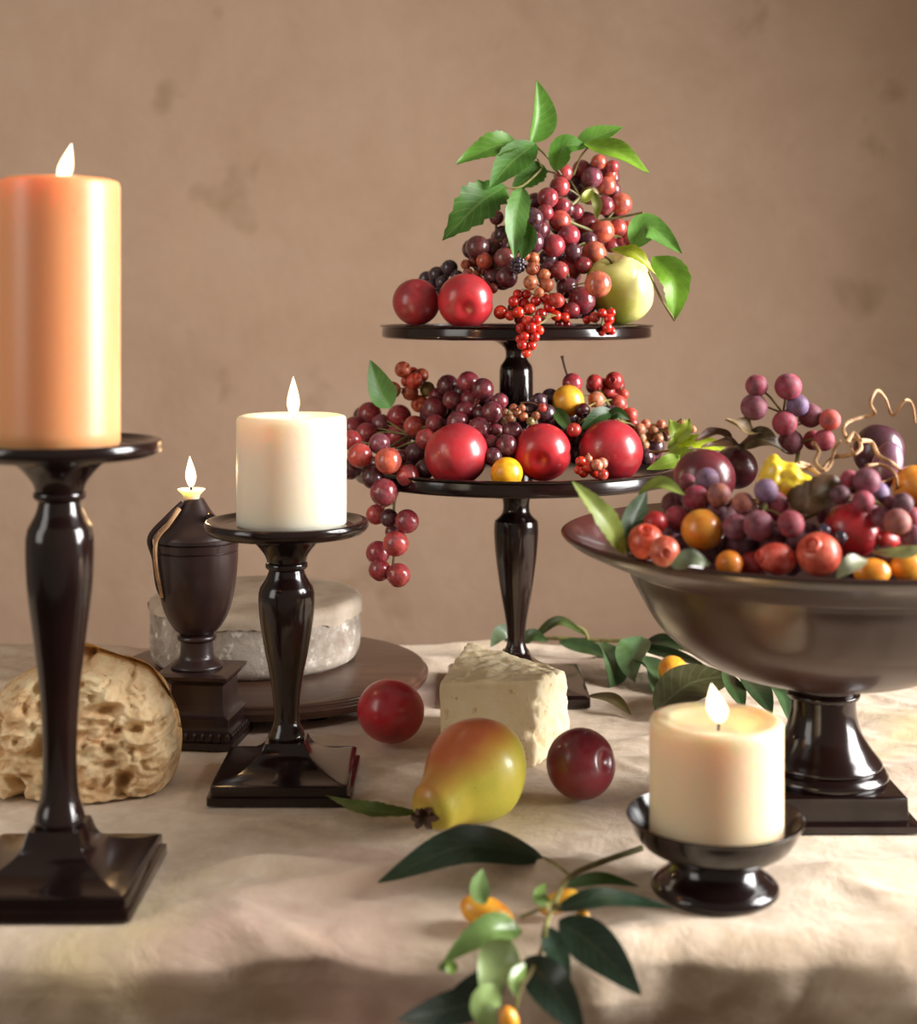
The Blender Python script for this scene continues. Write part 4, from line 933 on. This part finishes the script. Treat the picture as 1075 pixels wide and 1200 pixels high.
MAT['paper'] = simple('cheese_paper', 'd2c2ae', 'ad9b86', 25, .6, bmp=.6, bs=40, bd=.003)
V, Fc = [], []; n = 160; rows = 12
for j in range(rows+1):
    for k in range(n):
        a = 2*PI*k/n; f = j/rows
        rag = .0105+.005*math.cos(a+.3)+.005*noise.noise(Vector((math.cos(a)*3, math.sin(a)*3, 2)))+.003*noise.noise(Vector((math.cos(a)*12, math.sin(a)*12, 5)))
        if f < .5: r = .0875*f*2; z = z0+.0572+.0009*noise.noise(Vector((r*math.cos(a)*60, r*math.sin(a)*60, 1)))
        elif f < .75: s = (f-.5)*4; r = .0875+.0075*math.sin(s*PI/2); z = z0+.0572-.008*(1-math.cos(s*PI/2))
        else: s = (f-.75)*4; r = .0952; z = z0+.0492-s*(rag-.008)
        V.append(Vector((wx+r*math.cos(a), wy+r*math.sin(a), z)))
for j in range(rows):
    for k in range(n):
        if j == 0 and False: continue
        Fc.append((j*n+k, j*n+(k+1) % n, (j+1)*n+(k+1) % n, (j+1)*n+k))
obj('paper_wrap', (V, Fc), MAT['paper'], t, angle=60, label='pale paper skin with a ragged lower edge')

# bread
def bread():
    V, Fc = ball(320, 220); c = Vector((-.268, 1.03, .026))
    outc, crust = [], []
    for v in V:
        d = v.copy()
        # broad loaf end: squarish in plan, domed on top
        e = .75
        p = Vector((math.copysign(abs(d.x)**e, d.x)*.070, math.copysign(abs(d.y)**e, d.y)*.055, d.z*.062))
        torn = 0
        if d.y < .15:
            # torn face slopes from the top edge down towards the camera
            torn = min(1, (.15-d.y)/.12)
        if d.z > 0:
            p.z += noise.noise(Vector((d.x*2.2+3, d.y*2, 4)))*.008*d.z
            p.z *= 1-.32*max(0, -d.x)**1.2-.10*max(0, d.x)**2
        q = c+p
        n1 = noise.noise(q*38); n2 = noise.noise(q*95); n3 = noise.noise(q*210)
        if torn > 0:
            big = noise.noise(Vector((q.x*26, q.z*22, 2)))
            w_ = Vector((noise.noise(q*30), noise.noise(q*30+Vector((9, 9, 9))), 0))*.5
            st = 1-abs(noise.noise(Vector((q.x*48, q.z*95, 3))+w_))*2.6
            s2 = 1-abs(noise.noise(Vector((q.x*120, q.z*170, 7))+w_*2))*2.4
            hole = max(0, noise.noise(Vector((q.x*55, q.z*75, 5)))-.16)
            hole2 = max(0, noise.noise(Vector((q.x*120, q.z*140, 1)))-.22)
            q += Vector((d.x*.3, -1, .2)).normalized()*(st*.0042+s2*.0022+n3*.0014-hole*.042-hole2*.016-.002)*torn
            q.y += .012*big*torn
            lobe = .7*math.exp(-((q.x+.270+.35*(q.z-.03))/.006)**2)*max(0, 1-q.z/.06)          # the tear between the two lobes
            q.y += .014*lobe*torn
        else:
            q += p.normalized()*(n1*.002+n2*.0008)
            if d.y < .45 and d.z > .1: q += Vector((0, -.012, .004))*max(0, 1-abs(d.y-.2)/.25)*(1+2*n1)*(1 if d.x > -.1 else .3)
        q.z = max(q.z, .0005+.0004*(n2+1))
        outc.append(q); crust.append(torn < .8)
    return outc, Fc, crust
V, Fc, cr = bread()
t = thing('torn_bread', 'torn chunk of crusty country bread at the left behind the tall candlestick', 'bread', (-.272, 1.03, 0))
def breadmat(name, a, b_, c_, bs=120, bd=.003):
    m, nt, b = nodes(name); tc = N(nt, 'ShaderNodeTexCoord'); ob = tc.outputs['Object']
    c = mix(nt, ramp(nt, noisef(nt, 45, 8, .65, ob, .6), .35, .65), srgb(a), srgb(b_)); c = mix(nt, ramp(nt, noisef(nt, 85, 6, .6, ob, .8), .58, .70), c, srgb(c_))
    nt.links.new(c, b.inputs['Base Color']); b.inputs['Roughness'].default_value = .8
    b.inputs['Subsurface Weight'].default_value = .1; b.inputs['Subsurface Radius'].default_value = (.003, .002, .001); b.inputs['Subsurface Scale'].default_value = 1
    bump(nt, b, noisef(nt, bs, 8, .7, ob, .5), .8, bd); return m
MAT['crumb'] = breadmat('bread_crumb', 'f2dcb0', 'e2b987', 'b2743c')
MAT['crust'] = breadmat('bread_crust', 'dcb070', 'c48c48', 'ead6a8', 60, .0015)
def sub(V, Fc, keep):
    mp, nv, nf = {}, [], []
    for f in Fc:
        if keep(f):
            nf.append(tuple(mp.setdefault(i, len(mp)) for i in f))
    inv = sorted(mp, key=lambda i: mp[i]); return [V[i] for i in inv], nf
obj('crumb', sub(V, Fc, lambda f: not cr[f[0]]), MAT['crumb'], t, angle=180, label='pale torn crumb face')
obj('crust', sub(V, Fc, lambda f: cr[f[0]]), MAT['crust'], t, angle=180, label='golden crust')

# ------------------------------------------------------------------ kumquat branch in the foreground
t = thing('kumquat_branch', 'kumquat branch with dark leaves lying over the near table edge', 'branch', T(650, 1030, .004))
def lf(pts, hw, col, **kw):
    lab = kw.pop('label', None)
    obj('leaf', leaf_geo(pts, hw, **kw), MAT['gloss_leaf'], t, angle=60, color=srgb(col), label=lab)
DG = '23382a'
main = [T(752, 994, .012), T(700, 1012, .012), T(668, 1028, .014), T(652, 1055, .016), T(640, 1085, .014), P(636, 1110, .752), P(625, 1135, .728), P(610, 1160, .716), P(600, 1200, .71)]
obj('twig', geo_add(tube(main, lambda s: .0019-.0009*s, 8, 40), tube([T(668, 1026, .014), T(650, 1012, .012), T(637, 1005, .008)], .0008, 6, 8),
    tube([T(655, 1050, .016), T(640, 1062, .016), T(610, 1075, .012)], .0009, 6, 8)), MAT['stem'], t)
lf([T(637, 1005, .008), T(545, 992, .024), T(443, 1034, .012)], .0125, '2c3f2e', up=(0, -.62, .78), fold=.18, label='largest dark glossy leaf lying to the left')
lf([T(650, 1066, .016), T(710, 1052, .020), T(790, 1064, .004)], .0062, DG, up=(0, -.5, .85), fold=.15)
lf([T(662, 1038, .014), T(705, 1030, .014), T(748, 1038, .006)], .0045, '4c6a3e', up=(0, -.5, .85), fold=.2)
lf([T(655, 1078, .014), P(700, 1112, .745), P(752, 1166, .722)], .0115, DG, up=(.1, -.85, .5), fold=.15, label='broad dark leaf drooping to the right')
lf([T(640, 1086, .012), P(652, 1115, .745), P(668, 1150, .724)], .0065, '2e4436', up=(.2, -.9, .4), fold=.2)
lf([P(617, 1122, .735), P(648, 1160, .715), P(686, 1215, .705)], .0105, '26382c', up=(.2, -.95, .2), fold=.2, label='dark leaf hanging over the table edge')
lf([T(568, 1060, .018), T(562, 1040, .026), T(566, 1018, .034)], .0055, '8fb070', up=(.1, -.9, .3), fold=.25, label='small pale upright leaf')
lf([P(612, 1090, .760), P(570, 1092, .748), P(520, 1128, .742)], .0078, '7f9f5c', up=(.0, -.7, .7), fold=.35, wave=.12, serr=.04)
lf([T(600, 1102, .016), P(585, 1130, .724), P(566, 1172, .708)], .0110, 'a8bf80', up=(-.3, -.9, .3), fold=.3, wave=.1, label='pale underside of a turned leaf')
lf([P(584, 1155, .712), P(568, 1180, .704), P(580, 1215, .70)], .0070, 'a5c07a', up=(-.2, -.9, .2), fold=.3)
lf([P(590, 1165, .715), P(530, 1182, .713), P(465, 1196, .70)], .0085, '1e2c22', up=(0, -.8, .6), fold=.2)
lf([P(592, 1150, .726), P(560, 1160, .722), P(520, 1172, .72)], .0080, '25352a', up=(0, -.8, .6), fold=.2)
lf([T(645, 1060, .018), T(632, 1050, .022), T(640, 1035, .022)], .0035, '6d8a48', fold=.3)
lf([P(616, 1130, .722), P(604, 1148, .712), P(606, 1170, .705)], .0035, '86a25c', fold=.3)
lf([P(535, 1138, .722), P(525, 1132, .716), P(513, 1136, .716)], .0032, '7e9a4e', fold=.3)
def kq(px, py, rp, Y, d, el, col='ffbe40', tt=None, zmin=None):
    p = P(px, py, Y); r = rp*Y/F
    inst('kumquat', ME['citrus'], p, (r, r, r*el), tt or t, pick(col), face_to(d))
kq(571, 1071, 19, .778, (1, -.2, -.35), 1.75, 'ffbc3c')
kq(655, 1057, 12, .79, (.9, 0, .4), 2.1, 'ffc840')
kq(683, 1073, 7, .765, (.9, 0, .1), 1.2, 'ffc440')
kq(597, 1196, 11, .698, (.3, 0, -1), 1.5, 'ffb83a')
obj('blossom', geo_add(*[leaf_geo([T(648, 1062, .018), T(648+10*math.cos(a), 1062+8*math.sin(a), .021)], .0012, n=6, fold=.2)[:2] for a in (0, 1.2, 2.4, 3.6, 4.8)]), MAT['stem'], t)

# ------------------------------------------------------------------ leafy branch at the back
t = thing('kumquat_branch', 'leafy kumquat branch lying at the back between the tiered stand and the bowl', 'branch', T(740, 790, .01))
def Q(px, py, Y): return P(px, py, Y)
obj('twig', geo_add(tube([Q(602, 752, 1.40), Q(640, 748, 1.395), Q(690, 750, 1.385), Q(740, 752, 1.37), Q(800, 760, 1.33), Q(850, 780, 1.26), Q(905, 800, 1.2)], .0019, 8, 40),
    tube([Q(690, 750, 1.385), Q(684, 738, 1.38), Q(668, 732, 1.38)], .0016, 6, 10)), MAT['stem'], t)
lf([Q(625, 748, 1.39), Q(655, 728, 1.38), Q(688, 745, 1.37)], .0050, '5f6f3e', up=(0, -.8, .6), fold=.3)
lf([Q(606, 752, 1.38), Q(590, 742, 1.38), Q(575, 758, 1.36)], .0090, '6f7f6a', up=(0, -.8, .6), fold=.2)
lf([Q(612, 752, 1.375), Q(625, 745, 1.37), Q(642, 752, 1.36)], .0070, '5d7a4c', up=(0, -.8, .6), fold=.2)
lf([Q(655, 752, 1.385), Q(690, 760, 1.37), Q(716, 772, 1.35)], .0080, '55704a', up=(0, -.7, .7), fold=.25)
lf([Q(706, 752, 1.35), Q(718, 780, 1.31), Q(714, 806, 1.28)], .0155, '5c7a56', up=(.35, -.9, .2), fold=.35, wave=.1)
lf([Q(752, 745, 1.34), Q(742, 770, 1.31), Q(745, 800, 1.27)], .0150, '64825c', up=(-.3, -.9, .3), fold=.4, wave=.12)
lf([Q(748, 765, 1.33), Q(765, 790, 1.29), Q(768, 815, 1.25)], .0150, '587650', up=(.3, -.9, .3), fold=.35, wave=.1)
lf([Q(757, 752, 1.35), Q(785, 752, 1.33), Q(830, 768, 1.30)], .0070, '3f5838', up=(0, -.8, .6), fold=.3)
lf([Q(745, 757, 1.34), Q(790, 768, 1.31), Q(830, 782, 1.27)], .0060, '34492f', up=(0, -.8, .6), fold=.3)
lf([T(768, 832, .010), T(812, 800, .020), T(862, 792, .014)], .0190, '3b3a22', up=(-.15, -.72, .6), fold=.15, label='broad olive-brown leaf behind the cream candle')
lf([Q(850, 785, 1.20), Q(858, 805, 1.16), Q(872, 832, 1.13)], .0105, '3c5632', up=(.2, -.9, .3), fold=.4)
lf([Q(868, 790, 1.20), Q(886, 810, 1.16), Q(905, 838, 1.13)], .0120, '2c4228', up=(.2, -.9, .3), fold=.4)
lf([Q(890, 795, 1.21), Q(915, 812, 1.17), Q(925, 845, 1.14)], .0100, '3f5a38', up=(.2, -.9, .3), fold=.4)
p = P(789, 786, 1.27); inst('kumquat', ME['citrus'], p, (.0128, .0128, .0140), t, srgb('fdb63c'))
t = thing('fallen_leaf', 'dry olive leaf lying on the cloth right of the stand base', 'leaf', T(720, 825, .003))
P_ = [T(690, 815, .006), T(718, 820, .010), T(740, 837, .003)]
obj('leaf', leaf_geo(P_, .0065, up=(0, -.5, .85), fold=.3), MAT['leaf'], t, color=srgb('7a6a48'))
